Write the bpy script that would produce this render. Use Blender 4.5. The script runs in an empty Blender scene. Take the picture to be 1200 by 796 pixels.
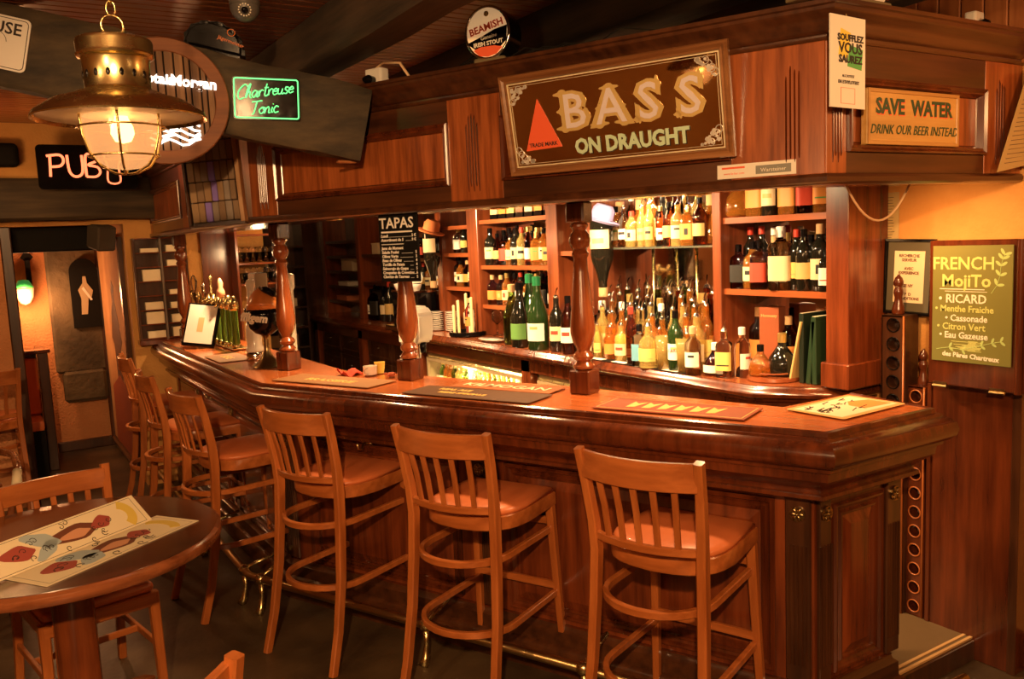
import bpy, bmesh, math, random
from mathutils import Vector, Matrix
random.seed(7)
sc = bpy.context.scene
COL = sc.collection
PI = math.pi
sin, cos, R = math.sin, math.cos, math.radians
# ------------------------------------------------------------------ camera
FPX, CAMH = 994.4, 1.75
pitch, roll, yaw = R(6.81), R(-2.56), R(31.82)
F = Vector((sin(yaw)*cos(pitch), cos(yaw)*cos(pitch), -sin(pitch)))
R0 = Vector((cos(yaw), -sin(yaw), 0)); U0 = R0.cross(F)
RR = R0*cos(roll) + U0*sin(roll); UU = -R0*sin(roll) + U0*cos(roll)
CP = Vector((0, 0, CAMH))
cam = bpy.data.cameras.new('camera'); camo = bpy.data.objects.new('camera', cam); COL.objects.link(camo)
cam.sensor_width = 36; cam.lens = FPX/1200*36; cam.clip_start = .05
camo.matrix_world = Matrix.Translation(CP) @ Matrix((RR, UU, -F)).transposed().to_4x4()
sc.camera = camo
# ------------------------------------------------------------------ light and exposure
w = bpy.data.worlds.new('world'); sc.world = w; w.use_nodes = True
w.node_tree.nodes['Background'].inputs[0].default_value = (.9, .5, .25, 1)
w.node_tree.nodes['Background'].inputs[1].default_value = .05
sc.view_settings.view_transform = 'Standard'; sc.view_settings.look = 'None'
sc.view_settings.gamma = 1; sc.view_settings.use_curve_mapping = False
sc.view_settings.exposure = 0.55
WARM = (1, .50, .19)
def light(name, kind, loc, energy, color=WARM, size=.1, target=None, spot=None, blend=.5, sy=None):
    l = bpy.data.lights.new(name, kind); l.energy = energy; l.color = color
    if kind == 'AREA':
        l.size = size
        if sy: l.shape = 'RECTANGLE'; l.size_y = sy
    else: l.shadow_soft_size = size
    if kind == 'SPOT': l.spot_size = R(spot); l.spot_blend = blend
    o = bpy.data.objects.new(name, l); COL.objects.link(o); o.location = loc
    if target is not None:
        o.rotation_euler = (Vector(target)-Vector(loc)).to_track_quat('-Z', 'Y').to_euler()
    return o
# spots of the room behind the camera, then added point fills lifting the ceiling
light('room_spot', 'SPOT', (-.5, -.6, 2.5), 330, (1, .56, .24), .04, (1.5, 2.6, .75), 80, .6)
light('room_spot', 'SPOT', (-1.2, 1.2, 2.5), 60, (1, .56, .24), .08, (.5, 4.2, .5), 90, .7)
light('room_fill', 'POINT', (-.5, .9, 2.0), 22, (1, .58, .26), .12)
light('room_fill', 'POINT', (1.9, -.3, 2.0), 4, (1, .58, .26), .12)
# downlights under the canopy, above the counter
for x, y in ((1.55, 4.15), (1.95, 3.2), (2.3, 2.35)):
    light('counter_downlight', 'SPOT', (x, y, 1.86), 40, (1, .58, .26), .03, (x+.1, y+.05, 1.1), 130, .8)
light('counter_downlight', 'SPOT', (1.5, 5.8, 1.86), 60, (1, .60, .28), .03, (1.5, 5.8, 1.1), 130, .8)
# spots over the serving side, aimed at the shelves
for x, y, e in ((2.35, 2.75, 45), (2.2, 3.5, 110), (2.2, 4.85, 120), (2.3, 5.8, 30)):
    light('shelf_spot', 'SPOT', (x, y, 1.98), e, (1, .66, .34), .03, (3.1, y+.05, 1.25), 110, .7)
light('shelf_strip_light', 'AREA', (3.16, 3.5, 1.98), 9, (1, .70, .38), .85, (3.16, 3.5, 1), sy=.06)
light('aisle_light', 'POINT', (2.2, 6.3, 2.1), 9, WARM, .1)
light('wall_light', 'SPOT', (2.8, 1.95, 1.84), 16, (1, .50, .18), .05, (3.25, 1.9, 1.2), 150, .9)
light('wall_light', 'POINT', (2.7, .9, 2.2), 13, (1, .50, .19), .08)
light('passage_light', 'POINT', (.0, 6.0, 2.2), 9, WARM, .1)
light('glassware_light', 'POINT', (1.75, 6.25, 1.72), 3.5, (1, .62, .30), .04)
# ------------------------------------------------------------------ materials
MATS = {}
def newmat(name):
    m = bpy.data.materials.new(name); m.use_nodes = True
    return m, m.node_tree.nodes, m.node_tree.links, m.node_tree.nodes['Principled BSDF']
def flat(name, col, rough=.5, metal=0, trans=0, coat=0, emit=None, es=0, ior=1.45, spec=.5, bump=0):
    if name in MATS: return MATS[name]
    m, N, L, b = newmat(name)
    b.inputs['Base Color'].default_value = (*col, 1); b.inputs['Roughness'].default_value = rough
    b.inputs['Metallic'].default_value = metal; b.inputs['Transmission Weight'].default_value = trans
    b.inputs['Coat Weight'].default_value = coat; b.inputs['IOR'].default_value = ior
    b.inputs['Specular IOR Level'].default_value = spec
    if emit: b.inputs['Emission Color'].default_value = (*emit, 1); b.inputs['Emission Strength'].default_value = es
    # faint wear in the surface
    n = N.new('ShaderNodeTexNoise'); n.inputs['Scale'].default_value = 40
    tc = N.new('ShaderNodeTexCoord'); L.new(tc.outputs['Object'], n.inputs['Vector'])
    mr = N.new('ShaderNodeMapRange'); mr.inputs['To Min'].default_value = max(rough-.06, 0); mr.inputs['To Max'].default_value = min(rough+.06, 1)
    L.new(n.outputs['Fac'], mr.inputs['Value'])
    if trans < .5: L.new(mr.outputs['Result'], b.inputs['Roughness'])
    if bump:
        bp = N.new('ShaderNodeBump'); bp.inputs['Strength'].default_value = bump; L.new(n.outputs['Fac'], bp.inputs['Height']); L.new(bp.outputs['Normal'], b.inputs['Normal'])
    MATS[name] = m; return m
def wood(name, dark, light_, axis='z', rough=.32, coat=.35, scale=1., bump=.08, ang=0):
    m, N, L, b = newmat(name)
    tc = N.new('ShaderNodeTexCoord'); mp = N.new('ShaderNodeMapping'); mp2 = N.new('ShaderNodeMapping')
    L.new(tc.outputs['Object'], mp2.inputs['Vector']); mp2.inputs['Rotation'].default_value = (0, 0, ang)
    L.new(mp2.outputs['Vector'], mp.inputs['Vector'])
    s = {'z': (22, 22, 1.6), 'x': (1.6, 22, 22), 'y': (22, 1.6, 22)}[axis]
    mp.inputs['Scale'].default_value = [v*scale for v in s]
    n = N.new('ShaderNodeTexNoise'); n.inputs['Scale'].default_value = 1; n.inputs['Detail'].default_value = 6; n.inputs['Roughness'].default_value = .62
    L.new(mp.outputs['Vector'], n.inputs['Vector'])
    n2 = N.new('ShaderNodeTexNoise'); n2.inputs['Scale'].default_value = 2.2; L.new(tc.outputs['Object'], n2.inputs['Vector'])
    cr = N.new('ShaderNodeValToRGB'); cr.color_ramp.elements[0].position = .33; cr.color_ramp.elements[1].position = .68
    cr.color_ramp.elements[0].color = (*dark, 1); cr.color_ramp.elements[1].color = (*light_, 1)
    ad = N.new('ShaderNodeMath'); ad.operation = 'MULTIPLY_ADD'; L.new(n2.outputs['Fac'], ad.inputs[0]); ad.inputs[1].default_value = .45
    sb = N.new('ShaderNodeMath'); sb.operation = 'SUBTRACT'; L.new(n.outputs['Fac'], sb.inputs[0]); sb.inputs[1].default_value = .22
    L.new(sb.outputs[0], ad.inputs[2]); L.new(ad.outputs[0], cr.inputs['Fac']); L.new(cr.outputs['Color'], b.inputs['Base Color'])
    b.inputs['Roughness'].default_value = rough; b.inputs['Coat Weight'].default_value = coat; b.inputs['Coat Roughness'].default_value = .18
    bp = N.new('ShaderNodeBump'); bp.inputs['Strength'].default_value = bump; bp.inputs['Distance'].default_value = .004
    L.new(n.outputs['Fac'], bp.inputs['Height']); L.new(bp.outputs['Normal'], b.inputs['Normal'])
    MATS[name] = m; return m
def plaster(name, c1, c2, sc_=3., bump=.5, fine=55):
    m, N, L, b = newmat(name)
    tc = N.new('ShaderNodeTexCoord')
    n = N.new('ShaderNodeTexNoise'); n.inputs['Scale'].default_value = sc_; n.inputs['Detail'].default_value = 8; L.new(tc.outputs['Object'], n.inputs['Vector'])
    f = N.new('ShaderNodeTexNoise'); f.inputs['Scale'].default_value = fine; f.inputs['Detail'].default_value = 4; L.new(tc.outputs['Object'], f.inputs['Vector'])
    cr = N.new('ShaderNodeValToRGB'); cr.color_ramp.elements[0].position = .35; cr.color_ramp.elements[1].position = .65
    cr.color_ramp.elements[0].color = (*c1, 1); cr.color_ramp.elements[1].color = (*c2, 1)
    L.new(n.outputs['Fac'], cr.inputs['Fac']); L.new(cr.outputs['Color'], b.inputs['Base Color']); b.inputs['Roughness'].default_value = .85
    bp = N.new('ShaderNodeBump'); bp.inputs['Strength'].default_value = bump; bp.inputs['Distance'].default_value = .01
    L.new(f.outputs['Fac'], bp.inputs['Height']); L.new(bp.outputs['Normal'], b.inputs['Normal'])
    MATS[name] = m; return m
ANGM = R(65.95)
W_PANEL = wood('mahogany_upright', (.075, .014, .004), (.23, .050, .013), 'z', .26, .5)
W_TRIM = wood('mahogany_trim', (.050, .010, .003), (.14, .030, .008), 'z', .24, .6)
W_CANOPY = wood('canopy_mahogany', (.17, .040, .010), (.44, .120, .032), 'z', .30, .4, 1.6)
W_DARK = wood('dark_stained_wood', (.030, .010, .004), (.085, .028, .010), 'z', .30, .4)
W_DARKH = wood('dark_stained_moulding', (.038, .012, .005), (.10, .032, .011), 'x', .30, .4)
W_TOP = wood('bar_top_wood', (.44, .11, .028), (.60, .17, .048), 'x', .26, .6, .7, .03, ANGM)
W_TOPY = wood('back_counter_wood', (.20, .050, .018), (.36, .10, .034), 'y', .24, .6, .7, .03)
W_STOOL = wood('stool_beech', (.32, .085, .018), (.50, .150, .036), 'z', .30, .4, 1.1, .05)
W_STOOLX = wood('stool_beech_rail', (.32, .085, .018), (.52, .158, .040), 'x', .30, .4, 1.1, .05)
W_SHELF = wood('shelf_wood', (.24, .058, .016), (.40, .105, .03), 'y', .30, .4)
W_TABLE = wood('table_wood', (.030, .008, .003), (.10, .026, .009), 'x', .2, .7, .8, .03)
W_TABLEEDGE = wood('table_edge_wood', (.14, .04, .014), (.34, .11, .04), 'x', .22, .6, .8, .03)
W_BEAM = wood('old_beam', (.018, .012, .006), (.085, .055, .024), 'x', .75, 0, .55, .6)
W_BEAMY = wood('old_beam_dark', (.020, .012, .006), (.095, .055, .028), 'y', .75, 0, .5, .6)
W_CEIL = wood('ceiling_board', (.16, .042, .014), (.30, .09, .032), 'x', .3, .5)
W_CLAD = wood('cladding_wood', (.35, .12, .04), (.55, .22, .08), 'z', .45, .1)
PLASTER = plaster('ochre_plaster', (.60, .28, .07), (.74, .38, .11))
PLASTERR = plaster('orange_plaster', (.55, .22, .08), (.68, .30, .12), 2.5, .8)
STONE = plaster('old_stone', (.05, .035, .018), (.16, .11, .055), 2.2, 1., 18)
FLOORM = plaster('worn_dark_floor', (.040, .024, .012), (.105, .064, .030), 2.5, .15, 30)
FLOORM.node_tree.nodes['Principled BSDF'].inputs['Roughness'].default_value = .42
BRASS = flat('polished_brass', (.66, .52, .24), .26, 1)
BRASSD = flat('aged_brass', (.34, .24, .11), .30, 1)
BLACK = flat('black_plastic', (.005, .004, .004), .10, spec=.3)
BLACKM = flat('black_matt', (.008, .007, .006), .7, spec=.15)
WHITE = flat('white_plastic', (.80, .76, .70), .4)
CHROME = flat('chrome', (.75, .72, .68), .12, 1)
LEATHER = flat('orange_leather', (.62, .17, .055), .38, coat=.15, bump=.05)
CREAM = flat('cream_paper', (.82, .70, .47), .7)
PAPER = flat('white_paper', (.85, .78, .66), .7)
CERAMIC = flat('white_ceramic', (.85, .78, .68), .2, coat=.5)
INK = flat('dark_ink', (.03, .02, .015), .7)
MIRROR = flat('mirror_glass', (.62, .55, .48), .03, 1)
def glass(name, col, rough=.03): return flat(name, col, rough, 0, 1.0, ior=1.4)
G_CLEAR = glass('clear_glass', (.97, .95, .90))
def liquid(name, col, tr): return flat(name, col, .04, 0, tr, ior=1.42, coat=.8)
G_AMBER = liquid('amber_glass', (.72, .26, .04), .8); G_YELLOW = liquid('yellow_spirit_glass', (.96, .70, .22), .78)
G_BROWN = glass('brown_glass', (.28, .08, .02)); G_GREEN = glass('green_glass', (.20, .38, .08)); G_RED = glass('red_spirit_glass', (.70, .12, .03))
G_DARK = flat('near_black_glass', (.010, .009, .006), .06, coat=.5); G_DGREEN = flat('dark_green_glass', (.014, .035, .008), .06, coat=.5)
# ------------------------------------------------------------------ mesh helpers
def ob(name, bm, mat, parent=None, smooth=False, mats=None):
    me = bpy.data.meshes.new(name)
    bmesh.ops.recalc_face_normals(bm, faces=bm.faces)
    bm.to_mesh(me); bm.free()
    for m_ in (mats or [mat]): me.materials.append(m_)
    if smooth:
        me.polygons.foreach_set('use_smooth', [True]*len(me.polygons))
        if smooth == 'auto':
            try: me.set_sharp_from_angle(angle=R(38))
            except Exception: pass
    o = bpy.data.objects.new(name, me); COL.objects.link(o)
    if parent is not None: o.parent = parent
    return o
def thing(name, label, cat, loc=(0, 0, 0), rz=0, group=None, mat=None):
    o = bpy.data.objects.new(name, None); COL.objects.link(o); o.empty_display_size = .05
    if mat is not None: o.matrix_world = mat
    else: o.location = loc; o.rotation_euler = (0, 0, rz)
    o['label'] = label; o['category'] = cat
    if group: o['group'] = group
    return o
def tag(o, label, cat, group=None):
    o['label'] = label; o['category'] = cat
    if group: o['group'] = group
    return o
def struct(o, label=None):
    o['kind'] = 'structure'
    if label: o['label'] = label
    return o
def BM(): return bmesh.new()
def box(bm, x0, x1, y0, y1, z0, z1, bev=0, M=None, seg=1):
    vs = [bm.verts.new(p) for p in ((x0, y0, z0), (x1, y0, z0), (x1, y1, z0), (x0, y1, z0), (x0, y0, z1), (x1, y0, z1), (x1, y1, z1), (x0, y1, z1))]
    fs = [bm.faces.new([vs[i] for i in q]) for q in ((3, 2, 1, 0), (4, 5, 6, 7), (0, 1, 5, 4), (1, 2, 6, 5), (2, 3, 7, 6), (3, 0, 4, 7))]
    if bev:
        r = bmesh.ops.bevel(bm, geom=list({e for f in fs for e in f.edges}), offset=bev, segments=seg, affect='EDGES', profile=.6)
        vs = list({v for f in r['faces'] for v in f.verts} | {v for v in vs if v.is_valid})
    if M is not None: bmesh.ops.transform(bm, matrix=M, verts=[v for v in vs if v.is_valid])
    return bm
def lathe(bm, prof, n=20, c=(0, 0, 0), M=None, sq=0):
    rings = []; allv = []
    for r, z in prof:
        if r < 1e-5: v = [bm.verts.new((c[0], c[1], c[2]+z))]; rings.append(v); allv += v; continue
        ring = []
        for i in range(n):
            a = 2*PI*(i+.5)/n; k = 1
            if sq: k = 1/((abs(cos(a))**sq+abs(sin(a))**sq)**(1/sq))
            ring.append(bm.verts.new((c[0]+r*k*cos(a), c[1]+r*k*sin(a), c[2]+z)))
        rings.append(ring); allv += ring
    for a, b in zip(rings, rings[1:]):
        if len(a) == 1 and len(b) == 1: continue
        for i in range(n):
            j = (i+1) % n
            if len(a) == 1: bm.faces.new((a[0], b[j], b[i]))
            elif len(b) == 1: bm.faces.new((a[i], a[j], b[0]))
            else: bm.faces.new((a[i], a[j], b[j], b[i]))
    if len(rings[0]) > 1: bm.faces.new(rings[0][::-1])
    if len(rings[-1]) > 1: bm.faces.new(rings[-1])
    if M is not None: bmesh.ops.transform(bm, matrix=M, verts=allv)
    return bm
def _frames(pts, closed=False):
    pts = [Vector(p) for p in pts]; n = len(pts); out = []
    for i in range(n):
        a = pts[(i-1) % n] if (i or closed) else pts[i]; b = pts[(i+1) % n] if (i < n-1 or closed) else pts[i]
        t = (b-a).normalized(); out.append((pts[i], t))
    return out
def tube(bm, pts, r, n=8, closed=False, cap=True):
    fr = _frames(pts, closed); prev = None; rings = []
    for i, (p, t) in enumerate(fr):
        if prev is None: u = t.orthogonal().normalized()
        else:
            u = prev - t*prev.dot(t)
            u = u.normalized() if u.length > 1e-6 else t.orthogonal().normalized()
        prev = u; v = t.cross(u); rr = r[i] if isinstance(r, (list, tuple)) else r
        rings.append([bm.verts.new(p+u*rr*cos(2*PI*k/n)+v*rr*sin(2*PI*k/n)) for k in range(n)])
    m_ = len(rings)
    for i in range(m_ if closed else m_-1):
        a, b = rings[i], rings[(i+1) % m_]
        for k in range(n): bm.faces.new((a[k], a[(k+1) % n], b[(k+1) % n], b[k]))
    if cap and not closed: bm.faces.new(rings[0][::-1]); bm.faces.new(rings[-1])
    return bm
def strip(bm, pts, w_, h_, up=(0, 0, 1), closed=False, bev=.15):
    """bar of section w_ (sideways) x h_ (along up), corners eased"""
    fr = _frames(pts, closed); rings = []; up = Vector(up)
    for i, (p, t) in enumerate(fr):
        ww = w_[i] if isinstance(w_, (list, tuple)) else w_; hh = h_[i] if isinstance(h_, (list, tuple)) else h_
        s = t.cross(up).normalized(); u = s.cross(t).normalized(); e = min(ww, hh)*bev
        q = [(-ww/2, -hh/2+e), (-ww/2+e, -hh/2), (ww/2-e, -hh/2), (ww/2, -hh/2+e), (ww/2, hh/2-e), (ww/2-e, hh/2), (-ww/2+e, hh/2), (-ww/2, hh/2-e)]
        rings.append([bm.verts.new(p+s*a+u*b) for a, b in q])
    m_ = len(rings); n = 8
    for i in range(m_ if closed else m_-1):
        a, b = rings[i], rings[(i+1) % m_]
        for k in range(n): bm.faces.new((a[k], a[(k+1) % n], b[(k+1) % n], b[k]))
    if not closed: bm.faces.new(rings[0][::-1]); bm.faces.new(rings[-1])
    return bm
def offset_path(path, off):
    """outward = to the left of travel"""
    out = []; n = len(path)
    for i in range(n):
        p = Vector(path[i]); ds = []
        if i > 0: ds.append((p-Vector(path[i-1])).normalized())
        if i < n-1: ds.append((Vector(path[i+1])-p).normalized())
        ns = [Vector((-d.y, d.x)) for d in ds]
        nn = sum(ns, Vector((0, 0))); nn = nn.normalized(); k = 1/max(nn.dot(ns[0]), .3)
        out.append(p+nn*off*k)
    return out
def sweep(bm, path, prof, caps=True):
    """closed profile of (out, z) swept along a 2-D path"""
    cols = [offset_path(path, o) for o, z in prof]
    rings = [[bm.verts.new((cols[k][i].x, cols[k][i].y, prof[k][1])) for k in range(len(prof))] for i in range(len(path))]
    n = len(prof)
    for a, b in zip(rings, rings[1:]):
        for k in range(n): bm.faces.new((a[k], a[(k+1) % n], b[(k+1) % n], b[k]))
    if caps: bm.faces.new(rings[0]); bm.faces.new(rings[-1][::-1])
    return bm
def poly(bm, pts, z0, z1):
    a = [bm.verts.new((p[0], p[1], z0)) for p in pts]; b = [bm.verts.new((p[0], p[1], z1)) for p in pts]; n = len(pts)
    bm.faces.new(a[::-1]); bm.faces.new(b)
    for i in range(n): bm.faces.new((a[i], a[(i+1) % n], b[(i+1) % n], b[i]))
    return bm
def xzpoly(bm, pts, y0, y1):
    a = [bm.verts.new((p[0], y0, p[1])) for p in pts]; b = [bm.verts.new((p[0], y1, p[1])) for p in pts]; n = len(pts)
    bm.faces.new(a); bm.faces.new(b[::-1])
    for i in range(n): bm.faces.new((a[(i+1) % n], a[i], b[i], b[(i+1) % n]))
    return bm
def nest(bm, x0, x1, z0, z1, steps, back=None, cap=True):
    """nested rectangles in the xz plane: steps = [(inset, y)], y negative = towards the room"""
    rings = []
    for ins, y in steps:
        rings.append([bm.verts.new(p) for p in ((x0+ins, y, z0+ins), (x1-ins, y, z0+ins), (x1-ins, y, z1-ins), (x0+ins, y, z1-ins))])
    for a, b in zip(rings, rings[1:]):
        for i in range(4): bm.faces.new((a[i], a[(i+1) % 4], b[(i+1) % 4], b[i]))
    if cap: bm.faces.new(rings[-1])
    return bm
def disc(bm, r, y0, y1, cx=0, cz=0, n=32, rz=None):
    return xzpoly(bm, [(cx+r*cos(2*PI*i/n), cz+(rz or r)*sin(2*PI*i/n)) for i in range(n)], y0, y1)
def rrect(x0, x1, z0, z1, r, n=5):
    out = []
    for cx, cz, a0 in ((x1-r, z1-r, 0), (x0+r, z1-r, 90), (x0+r, z0+r, 180), (x1-r, z0+r, 270)):
        out += [(cx+r*cos(R(a0+90*i/n)), cz+r*sin(R(a0+90*i/n))) for i in range(n+1)]
    return out
def txt(s, size, mat, parent, x, z, y=-.002, align='CENTER', ext=.0006, off=0, shear=0, name='lettering', wide=1., rot=0, res=2):
    c = bpy.data.curves.new(name, 'FONT'); c.body = s; c.size = size; c.align_x = align; c.extrude = ext; c.offset = off; c.shear = shear
    c.resolution_u = res
    o = bpy.data.objects.new('tmp', c); me = bpy.data.meshes.new_from_object(o); bpy.data.objects.remove(o); bpy.data.curves.remove(c)
    me.name = name; me.materials.clear(); me.materials.append(mat)
    me.transform(Matrix.Translation((x, y, z)) @ Matrix.Rotation(rot, 4, 'Y') @ Matrix.Rotation(PI/2, 4, 'X') @ Matrix.Diagonal((wide, 1, 1, 1)))
    t = bpy.data.objects.new(name, me); COL.objects.link(t)
    if parent is not None: t.parent = parent
    return t
def onz(px, py, z):
    d = RR*((px-600)/FPX) - UU*((py-398)/FPX) + F; return CP + d*((z-CAMH)/d.z)
def onX(px, py, X):
    d = RR*((px-600)/FPX) - UU*((py-398)/FPX) + F; return CP + d*(X/d.x)
def dep(px, py, Z): return CP + (RR*((px-600)/FPX) - UU*((py-398)/FPX) + F)*Z
ORD = ['first', 'second', 'third', 'fourth', 'fifth', 'sixth', 'seventh', 'eighth', 'ninth', 'tenth', 'eleventh', 'twelfth', 'thirteenth', 'fourteenth', 'fifteenth', 'sixteenth', 'seventeenth', 'eighteenth', 'nineteenth', 'twentieth', 'twenty-first', 'twenty-second', 'twenty-third']
# ------------------------------------------------------------------ the setting
CZ = 2.70
def slab(name, x0, x1, y0, y1, z0, z1, mat): return struct(ob(name, box(BM(), x0, x1, y0, y1, z0, z1), mat))
slab('floor', -2.6, 3.4, -2.1, 8.8, -.1, 0, FLOORM)
ceil = slab('ceiling', -2.6, 3.4, -2.1, 8.8, CZ, CZ+.1, W_DARK)
bm = BM(); y = -1.9
while y < 8.6:
    box(bm, -2.5, 3.3, y, y+.062, CZ-.014, CZ-.001, .004); y += .068
o = ob('ceiling_boards', bm, W_CEIL, ceil); o['kind'] = 'stuff'
slab('wall_right', 3.3, 3.4, -2.1, 8.8, 0, CZ, PLASTER)
slab('wall_left', -2.6, -2.5, -2.1, 8.8, 0, CZ, PLASTER)
slab('wall_front', -2.5, 3.3, -2.1, -2.0, 0, CZ, PLASTER)
wf = slab('wall_back', -2.5, 3.3, 8.62, 8.72, 0, CZ, PLASTERR)
slab('wall_passage', .93, 1.03, 6.95, 8.62, 0, CZ, PLASTER)
slab('wall_partition', .93, 1.95, 6.85, 6.95, 0, CZ, PLASTER)
slab('wall_partition_upper', -2.5, .93, 6.85, 6.95, 1.98, CZ, PLASTER)
slab('wall_partition_end', -2.5, .14, 6.85, 6.95, 0, 1.98, PLASTERR)
ob('post', box(BM(), .14, .21, 6.80, 6.97, 0, 1.98, .008), W_DARK)['kind'] = 'structure'
# rough timbers
def beam(name, p, q, w_, h_, mat, seed):
    rnd = random.Random(seed); p, q = Vector(p), Vector(q); n = 22; t = (q-p).normalized(); s = t.cross(Vector((0, 0, 1))).normalized(); u = s.cross(t)
    bm = BM(); rings = []
    for i in range(n+1):
        c = p.lerp(q, i/n); ring = []
        for a, b in ((-.5, -.42), (-.42, -.5), (0, -.5), (.42, -.5), (.5, -.42), (.5, 0), (.5, .42), (.42, .5), (0, .5), (-.42, .5), (-.5, .42), (-.5, 0)):
            ring.append(bm.verts.new(c+s*(a*w_+rnd.uniform(-1, 1)*.006)+u*(b*h_+rnd.uniform(-1, 1)*.006)))
        rings.append(ring)
    for a, b in zip(rings, rings[1:]):
        for k in range(12): bm.faces.new((a[k], a[(k+1) % 12], b[(k+1) % 12], b[k]))
    bm.faces.new(rings[0][::-1]); bm.faces.new(rings[-1])
    return ob(name, bm, mat, None, 'auto')
for nm, p, q, w_, h_, sd in (('beam', (1.34, -1.5, 2.60), (1.34, 6.6, 2.60), .19, .20, 1), ('beam', (2.18, -1.5, 2.60), (2.18, 6.6, 2.60), .21, .20, 2),
        ('beam', (2.72, -1.5, 2.60), (2.72, 6.6, 2.60), .36, .20, 3), ('beam', (-1.1, -1.5, 2.62), (-1.1, 6.6, 2.62), .44, .16, 4)):
    struct(beam(nm, p, q, w_, h_, W_BEAMY, sd))
struct(beam('lintel_beam', (-2.3, 6.80, 2.16), (1.28, 6.80, 2.16), .20, .29, W_BEAM, 5))
struct(ob('door_head', box(BM(), -.2, .80, 6.96, 7.25, 1.80, 1.98, .01), BLACKM))
box_sp = ob('box_speaker', box(BM(), -.07, .07, -.08, .08, -.09, .09, .012), flat('speaker_cloth', (.06, .045, .03), .8)); box_sp.location = (.78, 6.86, 1.89); box_sp.rotation_euler = (.25, 0, .4)
tag(box_sp, 'small dark box speaker fixed under the rough lintel beam', 'speaker')
# dark stone recess of the far wall, lighter band under it
struct(ob('trim_stone', box(BM(), .50, .93, 8.54, 8.62, .72, 2.0, .02), STONE))
struct(ob('trim_stone', box(BM(), .54, .90, 8.50, 8.55, .45, .74, .03), STONE))
struct(ob('baseboard_back', box(BM(), .45, .93, 8.58, 8.62, 0, .09, .006), W_DARK))
struct(ob('baseboard_right', box(BM(), 3.255, 3.3, -2, 1.60, 0, .15, .008), W_DARK))
# cladding of the wall above the canopy
bm = BM(); y = 1.3
while y < 6.8: box(bm, 3.27, 3.30, y, y+.085, 2.30, CZ-.02, .004); y += .089
o = struct(ob('trim_cladding', bm, W_CLAD)); 
# platform of the serving side
pl = ob('floor_platform', poly(BM(), [(2.58, 1.79), (3.2, 1.79), (3.2, 2.2), (3.3, 2.2), (3.3, 3.2), (2.5, 3.2)], 0, .09), flat('platform_lino', (.13, .08, .035), .5)); struct(pl)
bm = BM(); box(bm, 2.60, 3.2, 1.775, 1.79, .0, .085, .003); struct(ob('trim_step', bm, W_DARK, pl))
bm = BM(); box(bm, 2.60, 3.2, 1.785, 1.797, .086, .094); box(bm, 2.60, 3.2, 1.812, 1.824, .088, .093); struct(ob('trim_nosing', bm, flat('nosing_strip', (.55, .33, .14), .4), pl))
# ------------------------------------------------------------------ the bar counter
C0, C1, C2, C3, C4 = (1.10, 6.84), (1.109, 4.12), (2.2, 1.70), (2.745, 1.69), (2.785, 2.04)
bar = thing('bar_counter', 'long dark mahogany bar counter with panelled front and rounded edge', 'bar counter')
outer = [C4, C3, C2, C1, C0]
inner = [(1.57, 6.84), (1.57, 4.22), (2.10, 3.02), (2.41, 2.05)]
ob('countertop', poly(BM(), outer+inner, 1.062, 1.10), W_TOP, bar)
lip = [(-.012, 1.1005), (.0, 1.104), (.008, 1.1), (.010, 1.086), (.024, 1.083), (.028, 1.075), (.045, 1.068), (.060, 1.052), (.066, 1.030), (.060, 1.008), (.044, .992), (.030, .988), (.028, .975),
       (.014, .968), (.010, .94), (-.01, .922), (-.034, .905), (-.040, .893), (-.040, .884), (-.028, .880), (-.026, .868), (-.034, .862), (-.10, .862), (-.10, 1.0), (-.03, 1.06)]
ob('edge_moulding', sweep(BM(), outer, lip), W_TRIM, bar, 'auto')
body_o = offset_path(outer, -.10); body_i = offset_path([(2.41, 2.05), (2.10, 3.02), (1.57, 4.22), (1.57, 6.84)], 0)
ob('body', poly(BM(), [(p.x, p.y) for p in body_o] + [(1.50, 6.84), (1.50, 4.22), (2.02, 3.02), (2.36, 2.0)], .0, 1.061), W_PANEL, bar)
ob('plinth', sweep(BM(), outer, [(-.102, .0), (-.045, .0), (-.045, .09), (-.055, .105), (-.07, .11), (-.072, .165), (-.085, .175), (-.09, .19), (-.102, .19)]), W_DARKH, bar, 'auto')
ob('brass_screed', sweep(BM(), outer, [(-.101, .1905), (-.088, .1905), (-.088, .194), (-.101, .194)]), W_TRIM, bar)
def local(o, x, y, z, rz): o.location = (x, y, z); o.rotation_euler = (0, 0, rz); return o
RZM = math.atan2(C2[1]-C1[1], C2[0]-C1[0])
PSTEP = [(0, 0), (0, -.010), (.006, -.018), (.014, -.016), (.020, -.006), (.030, -.002), (.038, -.012), (.046, -.010), (.052, .004)]
def bar_panel(x0, x1, z0, z1, F_, raised=True):
    bm = nest(BM(), x0, x1, z0, z1, PSTEP, cap=False)
    o1 = local(ob('panel_frame', bm, W_TRIM, bar), *F_)
    st = [(.05, -.002), (.085, -.014), (.088, -.014)] if raised else [(.05, -.003), (.06, -.003)]
    o2 = local(ob('panel', nest(BM(), x0, x1, z0, z1, st), W_PANEL, bar), *F_)
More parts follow.
